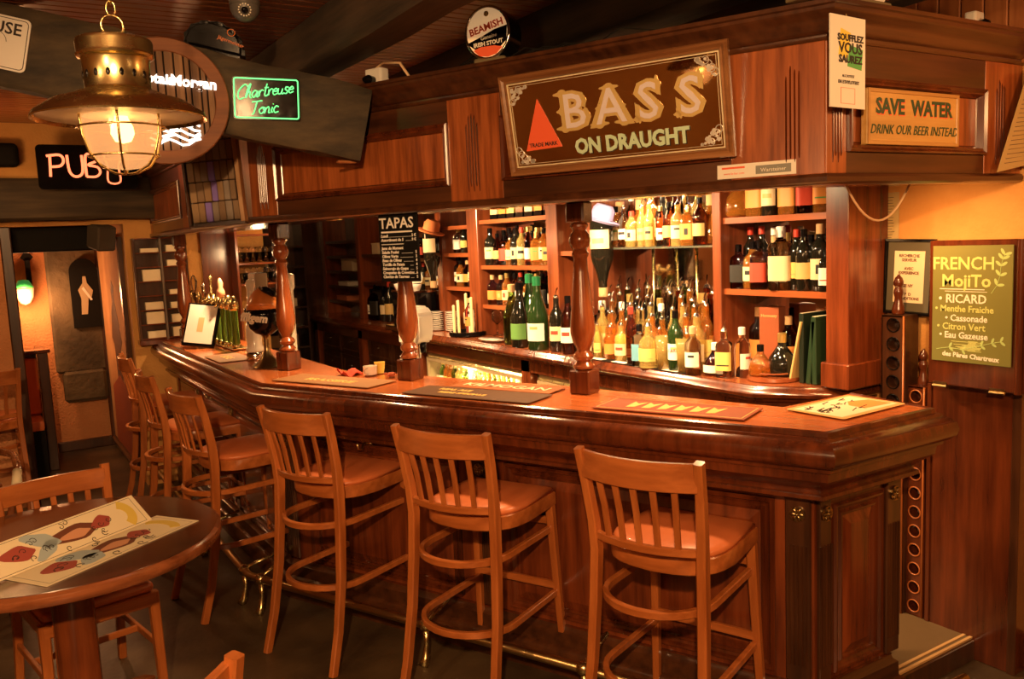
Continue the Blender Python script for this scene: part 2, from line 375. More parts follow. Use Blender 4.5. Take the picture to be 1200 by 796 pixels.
def pilaster(xc, F_, h0=.20, h1=.855, w_=.085):
    bm = BM(); box(bm, xc-w_/2, xc+w_/2, -.016, .0, h0, h1, .004)
    for k in range(5):
        x = xc-.028+k*.014; tube(bm, [(x, -.017, h0+.06), (x, -.017, h1-.17)], .0042, 6)
    local(ob('pilaster', bm, W_DARK, bar), *F_)
    bm = BM(); disc(bm, .026, -.024, -.016, xc, h1-.06, 20)
    for k in range(6):
        a = 2*PI*k/6; M_ = Matrix.Translation((xc+.013*cos(a), -.026, h1-.06+.013*sin(a))) @ Matrix.Rotation(-a, 4, 'Y') @ Matrix.Diagonal((.012, .004, .006, 1))
        bmesh.ops.create_uvsphere(bm, u_segments=8, v_segments=5, radius=1, matrix=M_)
    bmesh.ops.create_uvsphere(bm, u_segments=8, v_segments=6, radius=.006, matrix=Matrix.Translation((xc, -.028, h1-.06)))
    o = local(ob('rosette', bm, BRASSD, bar, 'auto'), *F_); o['label'] = 'brass leaf rosette'
v2 = body_o[2]; v1 = body_o[3]; v3 = body_o[1]
FM = (v2.x, v2.y, 0, RZM)
LM = (Vector(v1)-Vector(v2)).length
bar_panel(-1.24, -.13, .215, .835, FM); bar_panel(-2.42, -1.48, .215, .835, FM)
for x in (-.05, -1.36, -2.55): pilaster(x, FM)
FE = (v2.x, v2.y, 0, math.atan2(v3.y-v2.y, v3.x-v2.x))
bar_panel(.085, .345, .215, .815, FE, True)
for x in (.038,): pilaster(x, FE, w_=.06)
pilaster(.40, FE, w_=.075)
FL = (v1.x, v1.y, 0, -PI/2)
for a, b in ((-.95, -.16), (-1.85, -1.06), (-2.6, -1.96)): bar_panel(a, b, .215, .835, FL)
for x in (-.08, -1.005, -1.905): pilaster(x, FL, w_=.07)
def coat_hook(F_, x, z):
    bm = BM(); disc(bm, .014, -.006, 0, 0, 0, 12)
    tube(bm, [(0, -.006, 0), (0, -.03, -.002), (0, -.046, -.024), (0, -.066, -.018), (0, -.074, .008)], .0065, 8)
    tube(bm, [(0, -.006, .006), (0, -.024, .024), (0, -.046, .030)], .006, 8); tube(bm, [(-.03, -.008, 0), (.03, -.008, 0)], .008, 8)
    o = ob('bag_hook', bm, BRASS, bar, True); M_ = Matrix.Translation((F_[0], F_[1], 0)) @ Matrix.Rotation(F_[3], 4, 'Z') @ Matrix.Translation((x, 0, z))
    o.matrix_local = M_
coat_hook(FM, -2.00, .845); coat_hook(FM, -.70, .845); coat_hook(FL, -1.4, .845)
# foot rail
BRASSR = flat('foot_rail_brass', (.56, .40, .18), .30, 1)
rail_pts = offset_path([C3, C2, C1, (1.10, 6.7)], .14)
rail = thing('foot_rail', 'aged brass foot rail running along the base of the bar counter', 'foot rail')
ob('rail', tube(BM(), [(p.x, p.y, .17) for p in rail_pts], .019, 10), BRASSR, rail, True)
for (a, b), ts in (((rail_pts[1], rail_pts[2]), (.04, .33, .60, .97)), ((rail_pts[2], rail_pts[3]), (.035, .35, .7))):
    n = Vector((-(b-a).normalized().y, (b-a).normalized().x))
    for t_ in ts:
        p = a.lerp(b, t_); bm = BM()
        bmesh.ops.create_uvsphere(bm, u_segments=12, v_segments=8, radius=.029, matrix=Matrix.Translation((p.x, p.y, .17)))
        tube(bm, [(p.x, p.y, .15), (p.x, p.y, .09), (p.x+n.x*.01, p.y+n.y*.01, .03), (p.x+n.x*.03, p.y+n.y*.03, 0)], [.014, .011, .016, .024], 10)
        q = p-n*.19; tube(bm, [(p.x, p.y, .18), (q.x, q.y, .225)], .009, 8)
        ob('bracket', bm, BRASS, rail, True)
# ------------------------------------------------------------------ turned columns
def column(x, y, rz, label, z0=1.10, z1=1.884):
    t = thing('turned_column', label, 'column', (x, y, z0), rz, 'turned columns between the bar counter and its canopy')
    h = z1-z0; s = .047
    ob('base_block', box(BM(), -s, s, -s, s, 0, .10, .006), W_TRIM, t)
    pr = [(.030, .10), (.043, .105), (.045, .115), (.036, .125), (.030, .135), (.040, .145), (.043, .155), (.036, .168), (.026, .178), (.030, .19), (.043, .215), (.051, .25), (.052, .28), (.047, .33),
          (.038, .42), (.031, .50), (.027, .555), (.033, .565), (.036, .575), (.030, .585), (.026, .592), (.036, .602), (.043, .622), (.044, .636), (.038, .655), (.027, .668), (.030, .676), (.038, .684), (.038, .692), (.028, .70)]
    k = (h-.084)/.70
    ob('shaft', lathe(BM(), [(r, .10+(z-.10)*k) for r, z in pr], 28), W_STOOLDK, t, 'auto')
    ob('capital', box(BM(), -.042, .042, -.042, .042, h-.086, h, .008), W_TRIM, t)
    return t
W_STOOLDK = wood('turned_mahogany', (.11, .024, .007), (.28, .068, .018), 'z', .2, .8)
column(2.075, 2.79, RZM, 'polished turned column beside the printed bar mats, nearest the mirror shelves')
column(1.70, 3.675, RZM, 'polished turned column standing beside the small chalk menu board')
column(1.365, 4.49, RZM, 'polished turned column beside the big black beer glass')
column(1.245, 6.50, 0, 'dark turned column at the far end of the bar by the beer mat rack')
# ------------------------------------------------------------------ the canopy
can = thing('bar_canopy', 'panelled mahogany canopy with heavy cornice above the bar counter', 'canopy')
K = [(3.298, 1.70), (2.195, 1.70), (1.12, 4.06), (1.12, 6.84)]
ob('lower_board', sweep(BM(), K, [(-.06, 1.872), (.004, 1.872), (.012, 1.878), (.014, 1.893), (.008, 1.902), (-.06, 1.902)]), W_DARKH, can, 'auto')
ob('fascia', sweep(BM(), K, [(-.05, 1.902), (-.028, 1.902), (-.028, 2.31), (-.05, 2.31)]), W_CANOPY, can)
ob('cornice', sweep(BM(), K, [(-.05, 2.292), (.004, 2.292), (.010, 2.300), (.010, 2.308), (.022, 2.312), (.030, 2.322), (.034, 2.338), (.044, 2.352), (.060, 2.362), (.066, 2.368), (.066, 2.378), (.074, 2.382), (.074, 2.394), (-.05, 2.394)]), W_DARKH, can, 'auto')
ob('top_board', poly(BM(), [(3.298, 1.74), (2.22, 1.74), (1.17, 4.07), (1.17, 6.84), (1.6, 6.84), (1.6, 4.2), (2.3, 2.5), (3.298, 2.1)], 2.37, 2.392), W_DARK, can)
ob('soffit', poly(BM(), [(3.298, 1.75), (2.23, 1.75), (1.17, 4.07), (1.17, 6.84), (1.6, 6.84), (1.6, 4.2), (2.14, 3.04), (2.45, 2.08), (3.298, 2.0)], 1.884, 1.90), W_TRIM, can)
RZK = math.atan2(1.70-4.06, 2.195-1.12); FK = (2.195, 1.70, 0, RZK); FS = (2.195, 1.70, 0, 0); FKL = (1.12, 4.06, 0, -PI/2)
def rail_box(x0, x1, z0, z1, F_, mat=None, nm='rail', y0=-.002, y1=.028): local(ob(nm, box(BM(), x0, x1, y0, y1, z0, z1, .002), mat or W_CANOPY, can), *F_)
def can_panel(x0, x1, F_, z0=1.966, z1=2.205):
    local(ob('panel_moulding', nest(BM(), x0, x1, z0, z1, [(0, 0), (0, -.014), (.006, -.018), (.014, -.010), (.02, -.012), (.028, .008), (.034, .014)], cap=False), W_TRIM, can), *F_)
    local(ob('panel', nest(BM(), x0, x1, z0, z1, [(.03, .012), (.04, .012)]), W_CANOPY, can), *F_)
def flutes(xs, F_, z0=1.935, z1=2.235):
    bm = BM()
    for i, x in enumerate(xs):
        zt = z1 - abs(i-(len(xs)-1)/2)*.018 + (.012 if i % 2 else 0)
        tube(bm, [(x, -.003, z0+(i % 2)*.02), (x, -.005, z0+.03), (x, -.005, zt-.02), (x, -.001, zt)], [.0018, .0030, .0030, .001], 6)
    local(ob('fluting', bm, W_TRIM, can), *F_)
LK = 2.593
rail_box(-LK+.0, 0, 1.902, 1.966, FK, W_DARKH, 'lower_rail'); rail_box(-LK, 0, 2.205, 2.292, FK, W_DARKH, 'upper_rail')
for a, b in ((-LK, -2.42), (-1.42, -1.17), (-.29, 0)): rail_box(a, b, 1.902, 2.292, FK, None, 'stile', y0=-.0035)
can_panel(-2.42, -1.42, FK); can_panel(-1.17, -.29, FK)
flutes([-1.33+i*.013 for i in range(5)], FK); flutes([-.115+i*.013 for i in range(4)], FK); flutes([-2.53+i*.012 for i in range(5)], FK)
rail_box(0, 1.10, 1.902, 1.968, FS, W_DARKH, 'lower_rail'); rail_box(0, 1.10, 2.192, 2.292, FS, W_DARKH, 'upper_rail')
rail_box(0, .095, 1.902, 2.292, FS, None, 'stile', y0=-.0035); rail_box(.855, 1.10, 1.902, 2.292, FS, None, 'stile', y0=-.0035)
can_panel(.095, .855, FS, 1.968, 2.192); flutes([.03+i*.013 for i in range(4)], FS); flutes([.93+i*.016 for i in range(4)], FS)
rail_box(-2.78, 0, 1.902, 1.966, FKL, W_DARKH, 'lower_rail'); rail_box(-2.78, 0, 2.205, 2.292, FKL, W_DARKH, 'upper_rail')
for a, b in ((-2.7, -1.6), (-1.4, -.3)): can_panel(a, b, FKL)
for a, b in ((-2.78, -2.7), (-1.6, -1.4), (-.3, 0)): rail_box(a, b, 1.902, 2.292, FKL, None, 'stile', y0=-.0035)
# recessed downlight rings under the soffit
for x, y in ((1.55, 4.15), (1.95, 3.2), (2.3, 2.35), (1.5, 5.8)):
    bm = BM(); lathe(bm, [(.03, -.006), (.04, -.006), (.042, 0), (.03, 0)], 18); o = ob('downlight_ring', bm, BRASS, can, True); o.location = (x, y, 1.884)
# ------------------------------------------------------------------ back counter and shelves
bc = thing('back_counter', 'reddish wooden back counter running along the wall under the bottle shelves', 'counter')
B = [(3.298, 2.28), (3.07, 2.28), (2.84, 2.58), (2.84, 8.60)]
ob('countertop', poly(BM(), B+[(3.298, 8.60)], 1.02, 1.055), W_TOPY, bc)
ob('edge_moulding', sweep(BM(), B, [(-.01, 1.0555), (.0, 1.056), (.006, 1.05), (.010, 1.040), (.020, 1.034), (.026, 1.022), (.022, 1.008), (.010, 1.0), (-.002, .998), (-.004, .985), (-.03, .985), (-.03, 1.02)]), W_TRIM, bc, 'auto')
ob('fascia', sweep(BM(), B, [(-.06, .905), (-.035, .905), (-.035, .986), (-.06, .986)]), W_TRIM, bc)
ob('end_panel', poly(BM(), [(3.298, 2.32), (3.09, 2.32), (2.89, 2.60), (2.89, 2.84), (3.298, 2.84)], .09, 1.02), W_PANEL, bc)
for y in (4.44, 6.02, 7.2, 8.4): ob('leg', box(BM(), 2.875, 2.97, y, y+.10, 0, 1.02, .004), W_PANEL, bc)
bs = thing('bottle_shelves', 'tall mahogany shelf unit with mirror back behind the bar', 'shelf unit')
XF = 3.06
def up(y0, y1, x0=XF-.02, z0=1.055, z1=2.28, mat=None): return ob('upright', box(BM(), x0, 3.297, y0, y1, z0, z1, .003), mat or W_SHELFV, bs)
W_SHELFV = wood('shelf_upright', (.12, .026, .008), (.28, .068, .020), 'z', .3, .4)
up(2.235, 2.345, 3.03, mat=W_PANEL); ob('upright_base', box(BM(), 3.01, 3.297, 2.22, 2.36, 1.055, 1.165, .006), W_PANEL, bs)
for a, b in ((2.955, 3.01), (3.97, 4.02), (4.32, 4.44), (5.31, 5.46), (5.87, 5.96), (6.65, 6.73), (7.55, 7.63), (8.5, 8.58)): up(a, b)
def shelf(y0, y1, z, x0=XF, th=.028, mat=None, nm='shelf', bow=0):
    bm = BM()
    if bow:
        pts = [(3.297, y0), (3.297, y1)]+[(x0-bow*sin(PI*i/10), y1+(y0-y1)*i/10) for i in range(11)]
        poly(bm, pts, z-th, z)
    else:
        poly(bm, [(3.297, y0), (3.297, y1), (x0, y1), (x0, y0)], z-th, z)
    return ob(nm, bm, mat or W_SHELF, bs)
shelf(2.345, 2.955, 1.80); shelf(2.345, 2.955, 1.46)
o = shelf(3.01, 3.97, 1.672, 3.05, .010, flat('edge_glass', (.72, .80, .62), .05, 0, .9), 'glass_shelf', .05); o['label'] = 'bowed glass shelf'
shelf(4.02, 4.32, 1.655); shelf(4.44, 5.31, 1.565); shelf(4.44, 5.31, 1.283); shelf(4.44, 5.31, 1.885); shelf(5.46, 5.87, 1.655); shelf(5.46, 5.87, 1.40); shelf(5.46, 5.87, 1.86)
for z in (1.36, 1.62, 1.82): shelf(5.96, 6.65, z, mat=W_DARK)
for z in (1.40, 1.66): shelf(6.73, 7.55, z, mat=W_DARK)
for z in (1.20, 1.35, 1.50, 1.65, 1.8): shelf(7.63, 8.5, z, mat=W_DARK)
for a, b in ((2.345, 2.955), (3.01, 3.97), (4.44, 5.31), (5.46, 5.87)):
    o = ob('mirror_back', box(BM(), 3.286, 3.296, a, b, 1.06, 2.26), MIRROR, bs); o['label'] = 'mirror panel'
for a, b in ((4.02, 4.32), (5.96, 6.65), (6.73, 7.55), (7.63, 8.5)): ob('back_panel', box(BM(), 3.286, 3.296, a, b, 1.06, 2.26), W_DARK, bs)
ob('header', box(BM(), 3.03, 3.297, 2.235, 8.58, 2.20, 2.29, .004), W_TRIM, bs)
# chrome tubes carrying the glass shelf
for y in (3.28, 3.62): ob('shelf_tube', tube(BM(), [(3.20, y, 1.056), (3.20, y, 1.661)], .009, 10), BRASS, bs, True)
ob('shelf_tube', tube(BM(), [(3.14, 3.30, 1.672), (3.14, 3.30, 2.2)], .008, 10), BRASS, bs, True)
# ------------------------------------------------------------------ bar stools and chairs
def copy_tree(o, parent=None):
    c = o.copy(); COL.objects.link(c)
    if parent is not None: c.parent = parent
    for ch in list(o.children): copy_tree(ch, c)
    return c
def arc(xw, yb, z, n=12, yf=None, dz=0):
    """curved rail bowing backwards between x=-xw and x=xw, ends at y=yb-0, middle deeper"""
    return [(xw*(2*i/n-1), yb-(yf or .05)*(1-(2*i/n-1)**2), z+dz*(1-(2*i/n-1)**2)) for i in range(n+1)]
def hoop(xw, yfront, yback, z, n=14):
    pts = [(-xw, yfront, z)]
    for i in range(n+1):
        a = PI+PI*i/n; pts.append((xw*1.02*cos(a), (yback+.17)+.17*sin(a)*1.0, z))
    pts.append((xw, yfront, z)); return pts
def seat_outline(s, hw=.205, yf=.20, yb=-.20, n=12):
    pts = [(hw*s*.96, yf*s), (-hw*s*.96, yf*s)]
    for i in range(n+1):
        a = PI+PI*i/n; pts.append((hw*s*math.copysign(abs(cos(a))**.75, cos(a)), (-.02+(-.18)*abs(sin(a))**.8)*s))
    return pts
def stool():
    t = thing('bar_stool', 'x', 'bar stool', (0, 0, 0), 0, 'bar stools along the counter')
    H = .755
    # legs
    for sx in (-1, 1):
        ob('leg', strip(BM(), [(sx*.205, -.335, 0), (sx*.200, -.285, .17), (sx*.194, -.245, .38), (sx*.188, -.225, .58), (sx*.184, -.215, .74), (sx*.188, -.222, .84), (sx*.196, -.245, .97), (sx*.203, -.272, 1.085)], [.026, .028, .030, .031, .031, .030, .029, .028], [.034, .036, .038, .040, .042, .038, .034, .030], (0, 1, 0)), W_STOOL, t, 'auto')
        ob('leg', strip(BM(), [(sx*.205, .215, 0), (sx*.190, .195, .40), (sx*.178, .180, H-.008)], [.026, .030, .034], [.026, .030, .034], (0, 1, 0)), W_STOOL, t, 'auto')
    bm = poly(BM(), seat_outline(1.0), H-.060, H-.006); bmesh.ops.bevel(bm, geom=[e for e in bm.edges if abs(e.verts[0].co.z-e.verts[1].co.z) < 1e-4], offset=.004, segments=1, affect='EDGES')
    ob('seat_frame', bm, W_STOOLX, t, 'auto')
    bm = BM(); rings = []
    for s, z in ((.965, H-.006), (.97, H+.004), (.94, H+.012), (.86, H+.019), (.70, H+.024), (.45, H+.027), (.2, H+.028)):
        rings.append([bm.verts.new((p[0], p[1]*1+.0, z)) for p in seat_outline(s)])
    for a, b in zip(rings, rings[1:]):
        for k in range(len(a)): bm.faces.new((a[k], a[(k+1) % len(a)], b[(k+1) % len(a)], b[k]))
    bm.faces.new(rings[-1]); bm.faces.new(rings[0][::-1])
    ob('seat_pad', bm, LEATHER, t, True)
    # hoops and stretchers
    for z, xw in ((.600, .176), (.335, .186)):
        ob('hoop', strip(BM(), hoop(xw, .185, -.30, z), .020, .026), W_STOOLX, t, 'auto')
        ob('stretcher', strip(BM(), [(-xw, .19, z+.03), (xw, .19, z+.03)], .016, .030), W_STOOLX, t, 'auto')
    # back
    ob('top_rail', strip(BM(), [(x, y, z) for x, y, z in arc(.192, -.262, 1.035, yf=.045)], .020, .088), W_STOOLX, t, 'auto')
    ob('lower_rail', strip(BM(), arc(.180, -.218, .792, yf=.045), .020, .026), W_STOOLX, t, 'auto')
    for i in range(5):
        u = (i-2)/3.0; b = 1-u*u
        ob('slat', strip(BM(), [(u*.178, -.218-.045*b, .796), (u*.184, -.236-.045*b, .91), (u*.192, -.258-.045*b, 1.0)], .020, .010, (0, 1, 0)), W_STOOL, t, 'auto')
    return t
proto = stool(); first = True
for A, B_, lab in (((1.553, 2.108), (1.69, 1.757), 'nearest bar stool, its curved top rail pulled back beside the panelled counter end'),
        ((1.252, 2.834), (1.412, 2.500), 'bar stool standing between the nearest stool and the one below the chalk menu'),
        ((.956, 3.625), (1.125, 3.228), 'bar stool standing at the bend of the counter under the bag hook'),
        ((.745, 4.46), (.80, 4.09), 'bar stool just round the bend of the counter, with seat half in shade'),
        ((.733, 5.36), (.74, 4.95), 'fifth bar stool from the counter end, seen nearly edge-on'),
        ((-.27, 6.02), (.15, 6.03), 'lone bar stool by the passage opening, cream wall seen through its slats'),
        ((.772, 6.34), (.768, 5.95), 'farthest bar stool, standing beside the painted passage panel')):
    o = proto if first else copy_tree(proto); first = False
    A, B_ = Vector(A), Vector(B_); d = (B_-A).normalized(); f = Vector((-d.y, d.x)); c = (A+B_)/2+f*.27
    o.location = (c.x, c.y, 0); o.rotation_euler = (0, 0, math.atan2(d.y, d.x)); o['label'] = lab
def chair():
    t = thing('dining_chair', 'x', 'chair', (0, 0, 0), 0, 'low wooden chairs around the tables')
    H = .45
    for sx in (-1, 1):
        ob('leg', strip(BM(), [(sx*.20, -.27, 0), (sx*.195, -.225, .25), (sx*.192, -.215, .45), (sx*.198, -.235, .62), (sx*.208, -.275, .87)], [.030, .032, .034, .032, .034], [.034, .038, .042, .038, .036], (0, 1, 0)), W_STOOL, t, 'auto')
        ob('leg', strip(BM(), [(sx*.20, .215, 0), (sx*.195, .205, H-.012)], [.032, .038], [.032, .038], (0, 1, 0)), W_STOOL, t, 'auto')
        ob('stretcher', strip(BM(), [(sx*.197, -.235, .22), (sx*.197, .205, .22)], .016, .028), W_STOOLX, t, 'auto')
    bm = box(BM(), -.205, .205, -.21, .225, H-.065, H-.010, .006); ob('seat_frame', bm, W_STOOLX, t)
    ob('seat_pad', box(BM(), -.20, .20, -.19, .22, H-.010, H+.032, .022, seg=3), LEATHER, t, 'auto')
    ob('stretcher', strip(BM(), [(-.19, -.01, .22), (.19, -.01, .22)], .016, .026), W_STOOLX, t, 'auto')
    ob('top_rail', strip(BM(), arc(.20, -.258, .815, yf=.03), .024, .085), W_STOOLX, t, 'auto')
    ob('lower_rail', strip(BM(), arc(.190, -.218, .56, yf=.03), .020, .030), W_STOOLX, t, 'auto')
    for i in range(5):
        u = (i-2)/3.0; b = 1-u*u
        ob('slat', strip(BM(), [(u*.185, -.218-.03*b, .565), (u*.195, -.256-.03*b, .78)], .022, .010, (0, 1, 0)), W_STOOL, t, 'auto')
    return t
cp = chair(); first = True
# (x, y, rz of local +x axis)
for x, y, rz, lab in ((.22, 3.645, R(191), 'low wooden chair facing across the round table, its back rail catching a highlight'),
        (.063, 1.95, R(34), 'low wooden chair whose back post corner shows below the table, near the stool legs'),
        ):
    o = cp if first else copy_tree(cp); first = False
    o.location = (x, y, 0); o.rotation_euler = (0, 0, rz); o['label'] = lab
# ------------------------------------------------------------------ round table
TC = (.165, 3.345)
t = thing('round_table', 'round dark wooden table with thick glossy top and turned post', 'table', (TC[0], TC[1], 0))
ob('tabletop', lathe(BM(), [(.47, .704), (.505, .704), (.524, .712), (.530, .728), (.526, .742), (.514, .750), (.505, .752)], 64), W_TABLEEDGE, t, 'auto')
ob('top_inlay', lathe(BM(), [(.512, .7515), (.511, .7535), (0, .7535)], 64), W_TABLE, t, 'auto')
ob('post', lathe(BM(), [(.105, .05), (.08, .09), (.072, .14), (.070, .60), (.074, .66), (.09, .69), (.10, .707)], 28), W_STOOLDK, t, 'auto')
for k in range(4):
    a = PI/4+k*PI/2
    ob('foot', strip(BM(), [(.05*cos(a), .05*sin(a), .10), (.2*cos(a), .2*sin(a), .07), (.36*cos(a), .36*sin(a), .025)], .06, [.08, .05, .045]), W_TABLEEDGE, t, 'auto')
# bentwood armchair at the edge of the view
t = thing('bentwood_armchair', 'bentwood armchair with curved glossy arm, standing before the passage stool', 'chair', (-.24, 5.02, 0), R(180))
pts = [(.30*cos(a), .02+.33*sin(a), .745+.0*a) for a in [PI+PI*i/16 for i in range(17)]]
pts = [(-.30, .32, .70), (-.305, .22, .735)]+pts+[(.305, .22, .735), (.30, .32, .70)]
ob('arm_hoop', tube(BM(), pts, .019, 10), W_TABLEEDGE, t, True)
ob('hoop_inner', tube(BM(), [(.22*cos(PI+PI*i/14), -.02+.22*sin(PI+PI*i/14), .60) for i in range(15)], .012, 8), W_TABLEEDGE, t, True)
ob('seat', lathe(BM(), [(.21, .43), (.225, .44), (.225, .46), (.20, .468), (0, .462)], 30), W_TABLEEDGE, t, 'auto')
for sx in (-1, 1):
    ob('leg', tube(BM(), [(sx*.30, .32, .70), (sx*.24, .20, .45), (sx*.21, .24, 0)], [.016, .018, .014], 8), W_TABLEEDGE, t, True)
    ob('leg', tube(BM(), [(sx*.20, -.22, .745), (sx*.17, -.16, .45), (sx*.20, -.26, 0)], [.015, .018, .014], 8), W_TABLEEDGE, t, True)
ob('highlight_end', tube(BM(), [(-.30, .27, .722), (-.296, .325, .700), (-.29, .345, .67)], .022, 10), CREAM, t, True)  # cream tip stands in for the highlight on the arm end
# folded menu card on the table
def ornaments(parent, x0, x1, z0, z1, seed, y=-.0012):
    """printed ornament: scrolls, a ribbon and soft colour blots"""
    rnd = random.Random(seed); W_, H_ = x1-x0, z1-z0; cx, cz = (x0+x1)/2, (z0+z1)/2
    def el(a, b, rx, rz, mat, ang=0, yy=y, nm='print'):
        n = 22; pts = [(a+rx*(1+.16*sin(3*q))*cos(q)*cos(ang)-rz*sin(q)*sin(ang), b+rx*cos(q)*sin(ang)+rz*(1+.12*cos(4*q))*sin(q)*cos(ang)) for q in [2*PI*i/n for i in range(n)]]
        ob(nm, xzpoly(BM(), pts, yy, yy+.0006), mat, parent)
    W_ *= 1.5; H_ *= 1.25
    el(cx, cz+.02*H_, W_*.16, H_*.13, flat('print_brown', (.16, .05, .025), .7)); el(cx-.03*W_, cz+.03*H_, W_*.09, H_*.07, flat('print_skin', (.62, .30, .17), .7), yy=y-.0004)
    el(cx+.10*W_, cz-.12*H_, W_*.14, H_*.08, flat('print_blue', (.38, .46, .48), .7), .5, y-.0003); el(cx-.12*W_, cz-.12*H_, W_*.11, H_*.07, flat('print_blue', (.38, .46, .48), .7), -.5, y-.0003)
    el(cx, cz-.24*H_, W_*.15, H_*.07, flat('print_red', (.36, .07, .05), .7), .1, y-.0005); el(cx+.02*W_, cz+.17*H_, W_*.13, H_*.05, flat('print_red', (.36, .07, .05), .7), -.2, y-.0005)
    bm = BM()
    for k in range(18):
        a = rnd.uniform(0, 2*PI); r0 = rnd.uniform(.12, .26); px_, pz_ = cx+W_*r0*1.1*cos(a), cz+H_*r0*1.05*sin(a)
        pts = [(px_+W_*.07*(1-i/12)*cos(a+i*.55), y-.0006, pz_+W_*.07*(1-i/12)*sin(a+i*.55)) for i in range(12)]
        tube(bm, pts, .0011, 5)
    ob('scroll', bm, INK, parent)
    n = 14; arcp = [(cx+W_*.26*cos(PI*(.15+.7*i/n)), y-.0006, cz+H_*.26+H_*.07*sin(PI*(.15+.7*i/n))) for i in range(n+1)]
    ob('ribbon', strip(BM(), arcp, .0008, H_*.045, (0, 0, 1)), flat('print_yellow', (.70, .52, .10), .7), parent)
    ob('border', nest(BM(), x0+W_*.035, x1-W_*.035, z0+H_*.024, z1-H_*.024, [(0, y), (.0015, y)], cap=False), INK, parent)
def plane_frame(origin, xdir, zdir):
    x = Vector(xdir).normalized(); z = Vector(zdir); z = (z-x*z.dot(x)).normalized(); y = z.cross(x)
    return Matrix((x, y, z)).transposed().to_4x4() if False else Matrix.Translation(origin) @ Matrix((x, y, z)).transposed().to_4x4()
TZ = .7555
P0 = Vector((.079, 2.885, TZ)); P1 = Vector((.601, 3.24, TZ)); e = (P1-P0).normalized(); side = Vector((-e.y, e.x, 0))
card = thing('folded_menu', 'open folded cream menu card with coloured print on the round table', 'menu', mat=plane_frame(P0, side, -e) )
# lower leaf lies flat: local x across the card, local z along it, local y up-facing negative
Lc, Wc = (P1-P0).length, .21
def leaf(sign, tilt, nm, Wc=Wc):
    lf = ob(nm, xzpoly(BM(), [(0, 0), (Wc, 0), (Wc, Lc), (0, Lc)], -.0008, .0008), CREAM, card)
    ornaments(lf, 0, Wc, .0, Lc, 3, -.0014)
    return lf
card.matrix_world = Matrix.Translation(P0) @ Matrix((side, Vector((0, 0, -1)), e)).transposed().to_4x4()
l1 = leaf(1, 0, 'lower_leaf'); l1.location = (0, 0, 0)
l2 = leaf(1, 0, 'upper_leaf', .13); l2.matrix_local = Matrix.Translation((Wc*.86, -.003, -.05)) @ Matrix.Rotation(R(-42), 4, 'Z') @ Matrix.Translation((-.0, 0, 0))
# ------------------------------------------------------------------ pendant lantern
LX, LY = .262, 1.89
t = thing('pendant_lantern', 'polished brass ship lantern pendant with frosted glass and wire cage', 'lamp', (LX+.010, LY-.006, .314)); t.scale = (.93, .93, .84)
ob('reflector', lathe(BM(), [(.085, 2.092), (.10, 2.084), (.135, 2.072), (.170, 2.046), (.176, 2.034), (.175, 2.031), (.168, 2.040), (.13, 2.064), (.095, 2.076), (.0, 2.08)], 48), BRASS, t, 'auto')
ob('shade_lining', lathe(BM(), [(.166, 2.0385), (.13, 2.0605), (.098, 2.072), (.0, 2.074)], 48), flat('white_enamel', (.92, .82, .68), .35), t, 'auto')
ob('housing', lathe(BM(), [(.074, 2.088), (.078, 2.093), (.068, 2.098), (.066, 2.102), (.067, 2.166), (.069, 2.170), (.076, 2.173), (.078, 2.178), (.076, 2.183), (.077, 2.206), (.075, 2.213), (.068, 2.217), (.02, 2.222), (0, 2.223)], 40), BRASS, t, 'auto')
bm = BM()
for k in range(16):
    a = 2*PI*k/16; M_ = Matrix.Translation((.0665*cos(a), .0665*sin(a), 2.130)) @ Matrix.Rotation(a, 4, 'Z') @ Matrix.Diagonal((.002, .0045, .009, 1))
    bmesh.ops.create_uvsphere(bm, u_segments=8, v_segments=6, radius=1, matrix=M_)
o = ob('vent_holes', bm, BLACK, t, True)
gm, N, L, b_ = newmat('lamp_globe'); N.remove(b_)
tl = N.new('ShaderNodeBsdfTranslucent'); tl.inputs[0].default_value = (.24, .15, .08, 1); tr = N.new('ShaderNodeBsdfTransparent'); tr.inputs[0].default_value = (1, .80, .55, 1)
gl = N.new('ShaderNodeBsdfGlossy'); gl.inputs['Roughness'].default_value = .15; m1 = N.new('ShaderNodeMixShader'); m1.inputs[0].default_value = .50; m2 = N.new('ShaderNodeMixShader'); m2.inputs[0].default_value = .05
L.new(tl.outputs[0], m1.inputs[1]); L.new(tr.outputs[0], m1.inputs[2]); L.new(m1.outputs[0], m2.inputs[1]); L.new(gl.outputs[0], m2.inputs[2])
em = N.new('ShaderNodeEmission'); em.inputs[0].default_value = (1, .48, .20, 1); em.inputs[1].default_value = .30; ad = N.new('ShaderNodeAddShader')
L.new(m2.outputs[0], ad.inputs[0]); L.new(em.outputs[0], ad.inputs[1]); L.new(ad.outputs[0], N['Material Output'].inputs[0])
ob('glass_globe', lathe(BM(), [(.076, 2.070), (.078, 2.04), (.077, 2.0), (.070, 1.965), (.055, 1.935), (.035, 1.918), (0, 1.912)], 36), gm, t, True)
bulb = ob('bulb', lathe(BM(), [(.012, 2.06), (.014, 2.035), (.022, 2.015), (.024, 1.998), (.016, 1.980), (0, 1.975)], 20), flat('hot_bulb', (1, .8, .4), .5, emit=(1, .60, .20), es=9), t, True)
bm = BM()
for k in range(6):
    a = 2*PI*k/6+.3; tube(bm, [(r*cos(a), r*sin(a), z) for r, z in ((.090, 2.065), (.088, 2.03), (.085, 1.99), (.074, 1.95), (.055, 1.922), (.025, 1.905), (0, 1.902))], .0026, 6)
for r, z in ((.0875, 2.012), (.070, 1.945)): tube(bm, [(r*cos(2*PI*i/32), r*sin(2*PI*i/32), z) for i in range(32)], .0026, 6, True)
ob('wire_cage', bm, BRASS, t, True)
